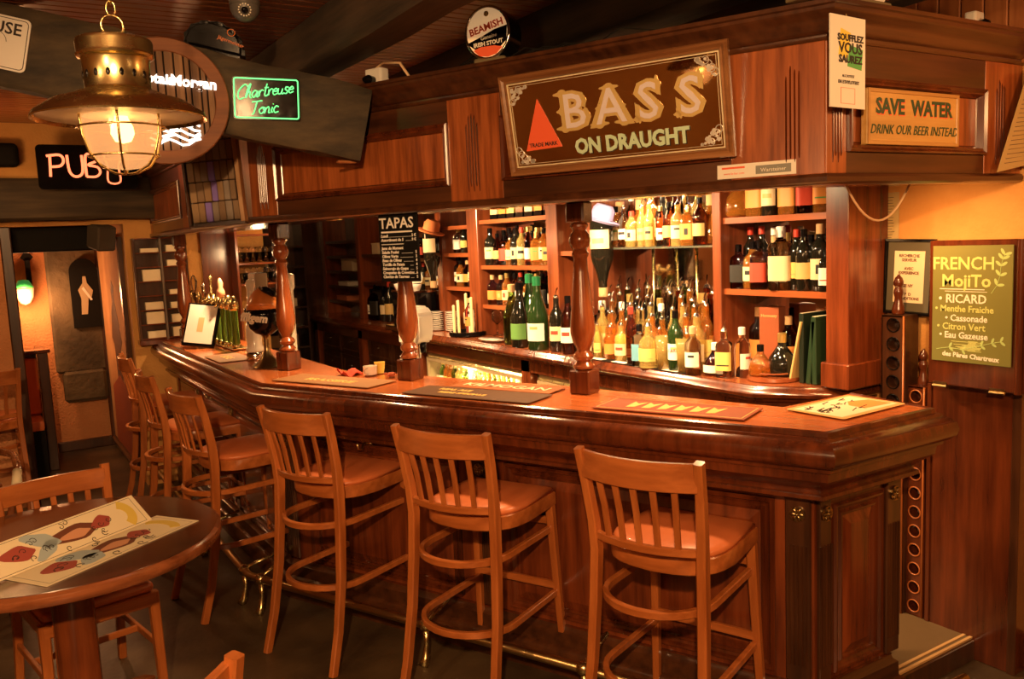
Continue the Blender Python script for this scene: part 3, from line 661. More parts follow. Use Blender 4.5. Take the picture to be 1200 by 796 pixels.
def link(bm, c, rx, rz, r, vert):
    pts = [((rx*cos(2*PI*i/16) if vert else 0), (0 if vert else rx*cos(2*PI*i/16)), rz*sin(2*PI*i/16)) for i in range(16)]
    tube(bm, [Vector(p)+Vector(c) for p in pts], r, 6, True)
ob('hanging_ring', (lambda bm: (link(bm, (0, 0, 2.248), .022, .024, .003, True), bm)[1])(BM()), BRASS, t, True)
z = 2.287; k = 0
while z < (CZ-.02-.314)/.84: ob('chain_link', (lambda bm: (link(bm, (0, 0, z), .009, .017, .0024, k % 2 == 0), bm)[1])(BM()), BRASS, t, True); z += .027; k += 1
ll = light('lantern_bulb', 'POINT', (LX+.01, LY-.006, 1.995), 7, (1, .52, .22), .02)
# ------------------------------------------------------------------ signs and fittings above the bar
def frame_on(ox, oy, oz, rz): return Matrix.Translation((ox, oy, oz)) @ Matrix.Rotation(rz, 4, 'Z')
GOLD = flat('gold_lettering', (.80, .58, .22), .3, .4); GOLDP = flat('pale_gold', (.85, .74, .48), .35, .2)
SILVERY = flat('silver_violet', (.70, .62, .64), .35); SIGNRED = flat('sign_red', (.85, .13, .05), .45); MINT = flat('mint_lettering', (.55, .72, .50), .4)
d = Vector((cos(RZK), sin(RZK), 0)); nrm = Vector((sin(RZK), -cos(RZK), 0))  # along to the right / towards the room
s0, s1, zb, zt = -1.112, -.266, 1.975, 2.325
org = Vector((2.195, 1.70, 0))+d*s0+nrm*.03+Vector((0, 0, zb))
zdir = (Vector((0, 0, zt-zb))+nrm*.062)
xd = d.copy()
def pf(origin, x, z):
    x = Vector(x).normalized(); z = Vector(z); z = (z-x*z.dot(x)).normalized(); y = z.cross(x)
    return Matrix.Translation(origin) @ Matrix((x, y, z)).transposed().to_4x4()
t = thing('pub_mirror', 'large gilt-lettered BASS ON DRAUGHT advertising mirror in wooden frame', 'mirror', mat=pf(org, xd, zdir))
Wm, Hm = s1-s0, zdir.length
ob('frame', nest(BM(), 0, Wm, 0, Hm, [(0, .012), (0, -.004), (.004, -.010), (.012, -.008), (.020, -.002), (.026, -.006), (.030, .002)], cap=False), wood('mirror_frame_wood', (.16, .06, .02), (.34, .15, .055), 'x', .3, .5), t)
ob('backing', box(BM(), .004, Wm-.004, .006, .014, .004, Hm-.004), W_DARK, t)
o = ob('mirror_glass', box(BM(), .028, Wm-.028, .002, .005, .028, Hm-.028), flat('smoked_mirror', (.72, .56, .40), .03, 1), t)
ob('gilt_line', nest(BM(), .030, Wm-.030, .030, Hm-.030, [(0, .0015), (0, -.0005), (.004, -.0005), (.004, .0015)], cap=False), GOLDP, t)
ob('gilt_line', nest(BM(), .040, Wm-.040, .040, Hm-.040, [(0, .0015), (0, .0005), (.0012, .0005), (.0012, .0015)], cap=False), GOLDP, t)
ob('red_triangle', xzpoly(BM(), [(.078, .086), (.228, .090), (.148, .262)], -.0005, .0015), SIGNRED, t)
txt('TRADE MARK', .019, INK, t, .153, .098, -.001, off=.0004)
def ornate(ch, x, z, sz):
    txt(ch, sz, GOLD, t, x, z, .0008, off=.0115, ext=.0006, wide=1.16); txt(ch, sz, SILVERY, t, x, z, -.0012, off=.001, ext=.0004, wide=1.02)
    h = sz*.70; parts = {'B': [(-.040, 0, .030, .013), (-.040, h, .030, .013), (-.050, h/2, .016, .012)], 'A': [(-.046, 0, .030, .013), (.046, 0, .030, .013), (0, h, .030, .012), (-.040, h*.45, .014, .011), (.040, h*.45, .014, .011)],
        'S': [(-.036, .016, .012, .026), (.034, h-.014, .012, .026), (-.046, .0, .012, .010)]}[ch]
    for dx, dz, a, b in parts:
        ob('serif', xzpoly(BM(), [(x+dx+a*(1+.25*cos(4*q))*cos(q), z+dz+b*(1+.2*cos(4*q))*sin(q)) for q in [2*PI*i/24 for i in range(24)]], -.0002, .0014), GOLD, t)
for ch, x in (('B', .290), ('A', .430), ('S', .568), ('S', .712)): ornate(ch, x, .150, .165)
txt('ON DRAUGHT', .070, flat('dark_shade', (.06, .04, .02), .5), t, .492, .057, .0006, off=.0035, wide=.90); txt('ON DRAUGHT', .070, MINT, t, .490, .060, -.0006, off=.0030, wide=.90)
rnd = random.Random(4)
for cx, cz, sx, sz in ((.046, .046, 1, 1), (Wm-.046, .046, -1, 1), (.046, Hm-.046, 1, -1), (Wm-.046, Hm-.046, -1, -1)):
    bm = BM()
    for k in range(16):
        q = rnd.random()*.06; r_ = rnd.random()*.06*(1-q/.06)
        disc(bm, rnd.uniform(.004, .008), -.0004, .0012, cx+sx*q, cz+sz*r_, 8)
    for k in range(4): tube(bm, [(cx+sx*(.01*k+.012*cos(a)), .0004, cz+sz*(.045-.013*k+.012*sin(a))) for a in [i*.6 for i in range(10)]], .0014, 5)
    ob('corner_ornament', bm, flat('silver_print', (.75, .70, .62), .35, .3), t)
# white strip stickers
def on_canopy(x, z, off=.002): return pf(Vector((2.195, 1.70, 0))+d*x+nrm*off+Vector((0, 0, z)), d, (0, 0, 1))
t = thing('strip_sticker', 'long white strip sticker on the canopy below the big mirror', 'sticker', mat=on_canopy(-.335, 1.908, .0045))
ob('paper', box(BM(), 0, .25, -.001, .001, 0, .044), PAPER, t); ob('label_block', box(BM(), .125, .235, -.0018, -.001, .008, .034), flat('grey_print', (.25, .24, .2), .5), t)
txt('Warsteiner', .017, PAPER, t, .18, .014, -.0022); ob('red_bar', box(BM(), .015, .09, -.0016, -.001, .030, .036), SIGNRED, t)
txt('www.le-bar.com', .010, SIGNRED, t, .055, .012, -.0016)
# breathalyser notice hanging at the corner
nt = thing('hanging_notice', 'white hanging notice with yellow and green print at the canopy corner', 'sign', mat=pf((2.137, 1.640, 2.088), (1, .07, 0), (0, 0, 1)))
ob('board', box(BM(), 0, .178, -.002, .002, 0, .262), PAPER, nt)
ob('yellow_print', xzpoly(BM(), [(.040, .150), (.085, .142), (.102, .215), (.052, .226)], -.003, -.002), flat('print_yellow2', (.85, .62, .08), .6), nt)
ob('green_print', xzpoly(BM(), [(.085, .120), (.158, .112), (.164, .172), (.096, .182)], -.0028, -.002), flat('print_green', (.10, .40, .10), .6), nt)
for s_, z, k in (('SOUFFLEZ', .192, .026), ('VOUS', .158, .042), ('SAUREZ', .130, .030)): txt(s_, k, INK, nt, .100, z, -.0034, off=.0010, wide=1.1)
txt('ALCOOTEST', .011, INK, nt, .09, .088, -.0025); txt('EN ETHYLOTEST', .013, INK, nt, .092, .070, -.0025, off=.0004, wide=1.1)
ob('stamp', nest(BM(), .052, .124, .012, .058, [(0, -.002), (0, -.003), (.001, -.003)], cap=False), SIGNRED, nt)
ob('string', tube(BM(), [(.085, 0, .262), (.085, .01, .29), (.085, .03, .31)], .0012, 5), GOLD, nt)
# save water board
t = thing('wooden_board_sign', 'yellow wooden sign reading SAVE WATER DRINK OUR BEER INSTEAD', 'sign', mat=frame_on(2.368, 1.692, 1.990, 0))
ob('board', box(BM(), 0, .492, -.012, .012, 0, .172, .003), wood('yellow_board', (.45, .24, .06), (.62, .36, .11), 'x', .45, .2), t)
ob('raised_edge', nest(BM(), .001, .491, .001, .171, [(0, -.012), (0, -.0155), (.010, -.0155), (.012, -.012)], cap=False), wood('yellow_edge', (.38, .18, .045), (.52, .28, .08), 'x', .45, .2), t)
GRN = flat('dark_green_paint', (.03, .07, .03), .5)
txt('SAVE  WATER', .066, SIGNRED, t, .249, .094, -.0125, off=.0025, wide=1.0); txt('SAVE  WATER', .066, GRN, t, .246, .097, -.0135, off=.0022, wide=1.0)
txt('DRINK OUR BEER INSTEAD', .042, GRN, t, .248, .034, -.0135, shear=.3, wide=.92)
# notice stuck at the end of the canopy
t = thing('typed_sheet', 'slanting yellowish typed sheet leaning on the end of the canopy board', 'paper', (3.06, 1.655, 1.904))
ob('sheet', xzpoly(BM(), [(0, 0), (.22, .03), (.42, .40), (.19, .36)], -.001, .001), flat('yellowed_paper', (.50, .36, .15), .7), t)
bm = BM()
for k in range(20): z = .03+k*.016; x = .03+z*.5; xzpoly(bm, [(x, z), (x+random.uniform(.11, .17), z+.012), (x+.15, z+.0145), (x, z+.0025)], -.0016, -.001)
ob('typed_lines', bm, flat('faded_ink', (.16, .11, .06), .7), t)
# round stout lantern
t = thing('round_beer_sign', 'round illuminated stout sign standing on top of the canopy', 'sign', mat=frame_on(1.715, 2.825, 2.396, RZK+R(10)))
ob('base', box(BM(), -.06, .07, -.03, .12, 0, .03, .006), flat('olive_base', (.16, .12, .06), .5), t)
bm = BM(); disc(bm, .092, -.02, .09, 0, .120, 40, .098); ob('drum', bm, BLACK, t, 'auto')
ob('rim', (lambda b: (tube(b, [(.088*cos(2*PI*i/36), -.022, .12+.094*sin(2*PI*i/36)) for i in range(36)], .006, 8, True), b)[1])(BM()), CHROME, t, True)
ob('face', disc(BM(), .085, -.024, -.02, 0, .12, 36, .091), flat('sign_cream', (.85, .66, .38), .5, emit=(1, .60, .28), es=.25), t)
ob('black_band', xzpoly(BM(), [(-.078, .090), (-.03, .105), (.03, .128), (.082, .138), (.078, .085), (.05, .062), (-.05, .062), (-.074, .080)], -.0256, -.024), BLACK, t)
ob('red_band', xzpoly(BM(), [(-.058, .060), (-.03, .070), (.03, .070), (.060, .062), (.035, .040), (0, .032), (-.035, .038)], -.0262, -.024), SIGNRED, t)
txt('BEAMISH', .036, SIGNRED, t, 0, .128, -.0262, rot=-.22, off=.001); txt('Genuine', .020, PAPER, t, .006, .098, -.0268, shear=.3, rot=-.15); txt('IRISH STOUT', .021, PAPER, t, .004, .074, -.0268, off=.0006, rot=-.06)
ob('harvest_emblem', disc(BM(), .010, -.0256, -.024, 0, .188, 12), GOLD, t)
# green shaded box with red lettering at the top corner
t = thing('lettered_box', 'pale box with red capital lettering at the top corner of the canopy', 'sign', mat=frame_on(2.075, 1.645, 2.374, R(2)))
ob('base', box(BM(), 0, .38, 0, .10, 0.021, .040, .003), flat('olive_base', (.16, .12, .06), .5), t)
ob('case', box(BM(), .01, .37, .008, .09, .04, .155, .01), WHITE, t); txt('HOLLYWOOD', .060, SIGNRED, t, .19, .052, .007, off=.002, wide=1.05)
# power socket and wires on the cornice
def socket(x, y, z, rz, label):
    t = thing('power_socket', label, 'socket', (x, y, z), rz)
    ob('block', box(BM(), -.035, .035, -.02, .02, 0, .085, .008, seg=2), WHITE, t); ob('plug', lathe(BM(), [(.018, 0), (.020, .02), (.010, .035)], 14, M=Matrix.Translation((-.005, -.02, .035)) @ Matrix.Rotation(PI/2, 4, 'X')), BLACK, t, 'auto')
    return t
t = socket(3.12, 1.78, 2.396, .1, 'white double socket block on the canopy top beside the beam')
ob('cable', tube(BM(), [(-.005, -.05, .035), (.0, -.06, .02), (.08, -.03, .004), (.16, .01, .005)], .004, 6), WHITE, t, True)
t = socket(1.50, 3.40, 2.396, RZK, 'white socket adapter with black plug where the timber beam meets the cornice')
t.scale = (1.3, 1.3, 1.0)
ob('cable', tube(BM(), [(-.04, .02, .02), (-.03, .0, .07), (.03, .0, .105), (.10, .0, .09), (.145, .0, .01)], .005, 8), flat('cream_cable', (.75, .50, .28), .5), t, True)
bm = BM(); rnd = random.Random(11)
for k in range(16):
    a = rnd.uniform(-.95, -.30)-.2; p0 = Vector((2.195, 1.70, 2.398))+d*(a-.3)-nrm*.03
    tube(bm, [p0, p0+d*.12+Vector((0, 0, rnd.uniform(.01, .05))), p0+d*.26+Vector((0, 0, rnd.uniform(.0, .02)))], .0025, 5)
tag(ob('loose_wires', bm, BLACKM, None), 'tangle of loose dark wires lying on top of the canopy', 'wires')['kind'] = 'stuff'
# hanging cable under the canopy end
tag(ob('hanging_cable', tube(BM(), [(2.42+.36*i/14, 1.80, 1.884-.13*(1-(2*i/14-1)**2)) for i in range(15)], .004, 6), flat('cream_cable', (.75, .50, .28), .5), None, True), 'thin white cable looping below the canopy end', 'cable')
# ------------------------------------------------------------------ slanting timber with its signs
LP, RP = Vector((.149, 3.72, 2.535)), Vector((1.40, 3.325, 2.228))
bd = (RP-LP).normalized(); 
struct(beam('beam', LP-bd*.42, RP, .14, .292, W_BEAM, 9))
bx = bd; bz = Vector((0, 0, 1)); bz = (bz-bx*bz.dot(bx)).normalized(); by = bz.cross(bx)
def on_beam(s_, u, off=.078, level=False):
    o_ = LP+bd*s_+bz*u-by*off
    if level: h = Vector((bd.x, bd.y, -.04)); return pf(o_, h, (0, 0, 1))
    return pf(o_, bx, bz)
ob('splinter', box(BM(), -.04, .04, -.01, .02, -.012, .0, .004, M=Matrix.Translation(RP-bd*.05-bz*.147)), W_CLAD).name = 'trim_splinter'
bpy.data.objects['trim_splinter']['kind'] = 'structure'
t = thing('enamel_plate', 'white rounded enamel plate ending in USE on the slanting beam', 'sign', mat=on_beam(.0, 0))
ob('plate', xzpoly(BM(), rrect(-.24, .115, -.09, .10, .018), -.002, .004), WHITE, t)
ob('black_line', (lambda b: (tube(b, [(x, -.0025, z) for x, z in rrect(-.233, .107, -.082, .092, .014)], .0013, 5, True), b)[1])(BM()), INK, t)
txt('HOUSE', .058, INK, t, .088, .038, -.003, 'RIGHT', off=.001)
ob('outline', tube(BM(), [(.045*cos(a)-.002, -.0028, .008+.036*sin(a)) for a in [i*.35 for i in range(15)]], .0009, 5), INK, t)
ob('red_mark', tube(BM(), [(-.03, -.0028, -.032), (-.01, -.0028, -.024), (.0, -.0028, -.036), (.014, -.0028, -.026), (.018, -.0028, -.04), (-.03, -.0028, -.042)], .0018, 5), SIGNRED, t)
ob('screw', disc(BM(), .003, -.0035, -.002, -.09, -.078, 8), CHROME, t)
# round slatted sign
NEONW = flat('lit_lettering', (1, .95, .9), .5, emit=(1, .90, .80), es=1.3)
t = thing('round_rum_sign', 'round slatted wooden sign with glowing white lettering behind the lantern', 'sign', mat=pf(Vector((.655, 3.455, 2.318)), (bd.x, bd.y, 0), (0, 0, 1)))
Rr = .208
ob('rim', (lambda b: (strip(b, [(Rr*cos(2*PI*i/48), 0, Rr*sin(2*PI*i/48)) for i in range(48)], .05, .022, (0, 1, 0), True), b)[1])(BM()), wood('sign_rim', (.12, .036, .010), (.24, .08, .022), 'x', .65, 0), t, 'auto')
W_SLAT = wood('sign_slat', (.07, .030, .012), (.24, .12, .05), 'z', .7, 0)
x = -.19; rnd = random.Random(3)
while x < .185:
    w_ = rnd.choice((.016, .022, .03)); h = math.sqrt(max(.2**2-(x+w_/2)**2, .0004)); ob('slat', box(BM(), x, x+w_, -.004, .01, -h, h, .002), W_SLAT, t); x += w_+.005
ob('back', disc(BM(), .20, .012, .02, 0, 0, 32), BLACKM, t)
txt('Captain', .052, NEONW, t, -.035, .068, -.012, off=.002, rot=.12); txt('Morgan', .054, NEONW, t, .108, .050, -.012, off=.002, rot=.12)
bm = BM(); rnd = random.Random(8)
for k in range(5): tube(bm, [(-.06+.18*i/8, -.012, -.085-.017*k+.012*sin(i*1.3+k)) for i in range(9)], .0045, 6)
ob('light_scroll', bm, NEONW, t, True)
ob('light_flourish', tube(BM(), [(-.09+.2*i/30, -.012, -.10+.018*sin(i*1.1)+.0008*i) for i in range(31)], .004, 6), NEONW, t, True)
# neon signs
def neon_mat(n_, c, s_): return flat(n_, c, .4, emit=c, es=s_)
NG = neon_mat('green_neon', (.12, .85, .22), 1.3); NR = neon_mat('red_neon', (1, .20, .08), 1.5)
t = thing('green_neon_sign', 'black panel with green neon Chartreuse Tonic script on the slanting beam', 'neon sign', mat=on_beam(.955, .012, .082, True))
ob('panel', xzpoly(BM(), rrect(-.125, .125, -.080, .080, .008), -.004, .006), BLACK, t)
ob('border_tube', (lambda b: (tube(b, [(x, -.008, z) for x, z in rrect(-.119, .119, -.074, .074, .008)], .0026, 6, True), b)[1])(BM()), NG, t, True)
def stroke(pts_list, r, mat, parent, ox, oz, k, nm='neon_tube', y=-.012, sh=0):
    bm = BM()
    for pl_ in pts_list:
        P = [Vector(((ox+(x+sh*z)*k), y, oz+z*k)) for x, z in pl_]
        # smooth
        Q = []
        for i in range(len(P)-1):
            p0 = P[max(i-1, 0)]; p1 = P[i]; p2 = P[i+1]; p3 = P[min(i+2, len(P)-1)]
            for q in range(4):
                u = q/4; Q.append(.5*((2*p1)+(p2-p0)*u+(2*p0-5*p1+4*p2-p3)*u*u+(3*p1-p0-3*p2+p3)*u**3))
        Q.append(P[-1]); tube(bm, Q, r, 6)
    return ob(nm, bm, mat, parent, True)
A_ = {'C': [[(1.0, 1.5), (.6, 1.8), (.1, 1.2), (0, .5), (.3, 0), (.8, .2)]], 'h': [[(0, 0), (.1, 1.4), (.3, 1.7), (.2, .8), (.1, 0)], [(.1, .5), (.4, .8), (.5, .2), (.7, 0)]],
      'a': [[(.6, .7), (.2, .8), (0, .3), (.3, 0), (.6, .7), (.6, .1), (.8, .1)]], 'r': [[(0, .7), (.1, 0), (.1, .5), (.3, .8), (.5, .7)]], 't': [[(.2, 1.5), (.2, .2), (.4, 0), (.6, .2)], [(0, 1.0), (.5, 1.05)]],
      'e': [[(0, .4), (.5, .5), (.3, .8), (0, .4), (.2, 0), (.6, .2)]], 'u': [[(0, .7), (.05, .1), (.4, .1), (.5, .7), (.5, .1), (.7, .1)]], 's': [[(.5, .75), (.2, .8), (.15, .5), (.45, .3), (.35, 0), (0, .05)]],
      'T': [[(-.2, 1.5), (1.0, 1.7)], [(.4, 1.6), (.3, .2), (.1, 0)]], 'o': [[(.3, .8), (0, .4), (.3, 0), (.6, .4), (.3, .8), (.6, .75)]], 'n': [[(0, .7), (.05, 0), (.1, .5), (.35, .8), (.5, .5), (.5, .1), (.7, .1)]],
      'i': [[(.1, .7), (.1, .1), (.3, .1)], [(.1, 1.05), (.14, 1.1)]], 'c': [[(.5, .7), (.2, .8), (0, .4), (.2, 0), (.6, .15)]]}
ADV = {'C': 1.0, 'h': .75, 'a': .8, 'r': .55, 't': .6, 'e': .62, 'u': .72, 's': .6, 'T': .9, 'o': .68, 'n': .75, 'i': .35, 'c': .6}
def script(s_, x, z, k, rise, mat, parent, r=.0022, sh=.25):
    for ch in s_: stroke(A_[ch], r, mat, parent, x, z, k, sh=sh); x += ADV[ch]*k; z += rise*ADV[ch]*k
script('Chartreuse', -.110, -.006, .031, .16, NG, t); script('Tonic', -.060, -.062, .031, .12, NG, t)
t = thing('red_neon_sign', 'black panel with red neon PUB and a small neon glass outline', 'neon sign', mat=frame_on(.40, 6.60, 2.215, 0))
ob('panel', xzpoly(BM(), rrect(0, .62, 0, .30, .03), -.012, .012), BLACK, t)
P_ = {'P': [[(0, 0), (.05, 1)], [(-.1, .95), (.45, 1), (.6, .75), (.45, .5), (.05, .45)]], 'U': [[(0, 1), (.05, .25), (.3, 0), (.6, .2), (.62, 1)]], 'B': [[(0, 0), (.03, 1), (.4, .95), (.5, .75), (.1, .55), (.5, .45), (.6, .2), (.4, 0), (0, 0)]]}
for ch, x in (('P', .075), ('U', .185), ('B', .295)): stroke(P_[ch], .0085, NR, t, x, .085, .145, y=-.026)
stroke([[(0, 1), (.12, .6), (.1, 0), (.5, 0), (.48, .6), (.62, 1), (0, 1)]], .006, NR, t, .41, .05, .19, y=-.026)
# black lamp shade with orange print, camera dome
t = thing('black_wine_lamp', 'glossy black rounded promotional shade with orange print resting on the slanting beam', 'lamp shade', mat=pf(LP+bd*.735+bz*.147+by*.02, bx, bz))
bm = BM(); pts = [(-.115, .0), (-.125, .03), (-.115, .075), (-.085, .108), (-.03, .125), (.03, .122), (.075, .098), (.105, .06), (.115, .0)]
xzpoly(bm, pts[::-1], -.055, .055); bmesh.ops.bevel(bm, geom=list(bm.edges), offset=.02, segments=3, affect='EDGES')
ob('shade', bm, BLACK, t, 'auto'); txt('Jägermeister', .020, flat('orange_print', (.75, .20, .05), .5), t, .054, .050, -.0565, rot=.15)
ob('oval_logo', (lambda b: (tube(b, [(.050+.014*cos(2*PI*i/20), -.0565, .090+.013*sin(2*PI*i/20)) for i in range(20)], .0014, 5, True), b)[1])(BM()), flat('orange_print', (.75, .20, .05), .5), t)
t = thing('dome_camera', 'dark grey dome security camera with ring of lights under the ceiling', 'camera', mat=frame_on(.918, 3.225, 2.60, R(-17)))
ob('mount', lathe(BM(), [(.055, .035), (.055, .099), (.0, .0995)], 24), flat('camera_grey', (.10, .09, .08), .4), t, 'auto')
bm = BM(); bmesh.ops.create_uvsphere(bm, u_segments=24, v_segments=16, radius=.053, matrix=Matrix.Translation((0, 0, .03))); ob('ball', bm, flat('camera_grey', (.10, .09, .08), .4), t, True)
LM_ = Matrix.Translation((0, 0, .03)) @ Matrix.Rotation(R(62), 4, 'X') @ Matrix.Translation((0, 0, .0))
ob('lens', lathe(BM(), [(.012, .050), (.012, .056), (0, .057)], 16, M=Matrix.Translation((0, 0, .03)) @ Matrix.Rotation(R(115), 4, 'X')), BLACK, t, True)
bm = BM()
for k in range(14):
    a = 2*PI*k/14; M_ = Matrix.Translation((0, 0, .03)) @ Matrix.Rotation(R(115), 4, 'X') @ Matrix.Translation((.021*cos(a), .021*sin(a), .049)); bmesh.ops.create_uvsphere(bm, u_segments=6, v_segments=4, radius=.0035, matrix=M_)
ob('light_ring', bm, flat('camera_leds', (.8, .75, .65), .2), t, True)
# hanging tray of cork-like wooden blocks
t = thing('block_panel', 'shallow hanging frame filled with upright wooden blocks, some stained violet', 'panel', mat=pf(Vector((.862, 4.115, 1.868)), (.195, -.115, .012), (.03, .03, 1)))
ob('back', box(BM(), 0, .225, .0, .012, 0, .50), W_DARK, t)
W_F = wood('pale_frame', (.30, .15, .06), (.48, .27, .12), 'z', .5, .1)
ob('frame', box(BM(), -.012, .0, -.04, .014, 0, .50, .002), W_DARK, t); ob('frame', box(BM(), .225, .245, -.04, .014, 0, .50, .002), W_F, t); ob('frame', box(BM(), -.012, .245, -.04, .014, -.012, 0, .002), W_DARK, t)
CK = [flat('cork_'+c, v, .8) for c, v in (('pale', (.30, .19, .10)), ('tan', (.22, .14, .08)), ('ash', (.26, .21, .17)))]; VI = flat('cork_violet', (.26, .18, .60), .8)
rnd = random.Random(2)
for r_ in range(5):
    x = .004; c = 0
    while x < .205:
        w_ = rnd.uniform(.026, .034); m_ = VI if (r_, c) in ((0, 2), (1, 3), (2, 3), (4, 4)) else rnd.choice(CK)
        ob('block', box(BM(), x, min(x+w_, .223)-.002, -.022-rnd.random()*.006, .0, .012+r_*.092, .012+r_*.092+.088, .003), m_, t); x += w_; c += 1
# chalk menu hanging from the canopy
t = thing('chalk_menu', 'small black chalk board headed TAPAS hanging under the canopy edge', 'menu board', mat=pf(Vector((2.195, 1.70, 0))+d*(-1.842)+nrm*(-.03)+Vector((0, 0, 1.588)), d, (0, 0, 1)))
ob('board', box(BM(), 0, .215, 0, .008, 0, .284, .002), BLACKM, t); CHALK = flat('chalk', (.92, .88, .80), .8)
txt('TAPAS', .062, CHALK, t, .10, .226, -.0008, off=.0010, wide=1.05); ob('underline', box(BM(), .015, .185, -.0015, 0, .206, .213), CHALK, t)
for k, (a, b) in enumerate((('Lundi', '5 €'), ('Assortiment de 5', '9 €'), ('~~~~~~~~~~~~', ''), ('Jams du Moment', ''), ('Salade Poulet', '5'), ('Olives Verte', '3'), ('Beau de Olives', '4'), ('Tortilla de Patata', '4'), ('Salmorejo de Gaspa', '5'), ('Croquetas de Crevettes', '6'), ('Chorizo de Taureau', '5'))):
    z = .188-k*.0172; txt(a, .0175, CHALK, t, .012, z, -.0008, 'LEFT', off=.0005, shear=.15); 
    if b: txt(b, .0165, CHALK, t, .205, z, -.0008, 'RIGHT', off=.0004); ob('dotted_line', box(BM(), .012+len(a)*.0085, .183, -.0008, 0, z, z+.0012), CHALK, t)
# ------------------------------------------------------------------ right wall: flap, racks, certificate
RW = -PI/2
t = thing('counter_flap', 'raised hinged counter leaf with rounded edge standing against the right wall', 'counter flap', (3.115, 1.935, 1.112), RW)
ob('leaf', box(BM(), 0, .385, .0, .055, 0, .556, .004), W_TRIM, t)
ob('rounded_edge', lathe(BM(), [(.0, .0), (.034, .004), (.040, .012), (.040, .544), (.034, .552), (0, .556)], 20, c=(.405, .012, 0)), W_TRIM, t, 'auto')
ob('edge_bead', lathe(BM(), [(.014, 0), (.014, .556), (0, .557)], 12, c=(.345, -.004, 0)), W_TRIM, t, 'auto')
for x in (.05, .27):
    bm = BM(); box(bm, x-.028, x+.028, -.003, .004, -.004, .012); tube(bm, [(x-.028, -.004, -.004), (x+.028, -.004, -.004)], .005, 8); ob('hinge', bm, BRASSD, t)
t = thing('chalk_sign', 'olive green chalkboard listing FRENCH MOJITO ingredients on the raised leaf', 'menu board', (3.112, 1.915, 1.208), RW)
ob('board', box(BM(), .0, .300, -.006, .0, 0, .440, .001), flat('olive_board', (.19, .19, .045), .6), t)
CG = flat('yellow_green_chalk', (.62, .66, .22), .8); CW = flat('white_chalk', (.88, .84, .70), .8)
txt('FRENCH', .066, CG, t, .118, .352, -.0066, off=.0010, wide=.95); txt('MojiTo', .064, CG, t, .130, .288, -.0066, off=.0014, wide=1.0)
ob('underline', box(BM(), .03, .20, -.0068, -.006, .276, .279), CW, t); ob('underline', box(BM(), .05, .21, -.0068, -.006, .268, .270), CW, t)
for s_, z, k, m_, x in (('• RICARD', .226, .046, CW, .025), ('• Menthe Fraiche', .192, .034, CG, .012), ('• Cassonade', .157, .034, CW, .052), ('• Citron Vert', .124, .036, CG, .02), ('• Eau Gazeuse', .092, .034, CW, .03)): txt(s_, k, m_, t, x, z, -.0066, 'LEFT', off=.0006, wide=.95)
txt('des Pères Chartreux', .025, CW, t, .150, .018, -.0066, off=.0008, wide=1.02, rot=.04)
bm = BM(); rnd = random.Random(6)
for k in range(14): box(bm, .07+rnd.random()*.09, .16+rnd.random()*.04, -.0066, -.006, .045+k*.0028, .047+k*.0028)
ob('smudge', bm, CG, t)
def sprig(pts, parent, leaf_=.022):
    bm = BM(); tube(bm, [(x, -.0064, z) for x, z in pts], .0012, 5)
    for i, (x, z) in enumerate(pts[1:], 1):
        for sg in (-1, 1):
            dx, dz = pts[i][0]-pts[i-1][0], pts[i][1]-pts[i-1][1]; a = math.atan2(dz, dx)+sg*.9
            c_ = (x+leaf_*.6*cos(a), z+leaf_*.6*sin(a)); q = [(c_[0]+leaf_*.6*cos(b)*cos(a)-leaf_*.25*sin(b)*sin(a), c_[1]+leaf_*.6*cos(b)*sin(a)+leaf_*.25*sin(b)*cos(a)) for b in [2*PI*i_/10 for i_ in range(10)]]
            xzpoly(bm, q, -.0064, -.006)
    ob('chalk_sprig', bm, flat('leaf_chalk', (.45, .60, .22), .8), parent)
sprig([(.225, .265), (.245, .295), (.255, .33), (.258, .365), (.264, .39), (.270, .405)], t); sprig([(.02, .045), (.07, .055), (.12, .05), (.19, .07), (.23, .082), (.262, .09)], t, .018)
# dark panelling below
t = thing('wall_cupboard', 'tall dark mahogany panel box against the right wall below the raised leaf', 'cupboard', (3.20, 1.985, 0), RW)
ob('body', box(BM(), 0, .365, 0, .098, 0, 1.102, .003), W_TRIM, t); ob('edge_strip', box(BM(), .0, .018, -.008, .0, .09, 1.095, .002), W_TRIM, t); ob('corner_strip', box(BM(), .335, .367, -.006, .0, .0, 1.10, .002), W_DARK, t)
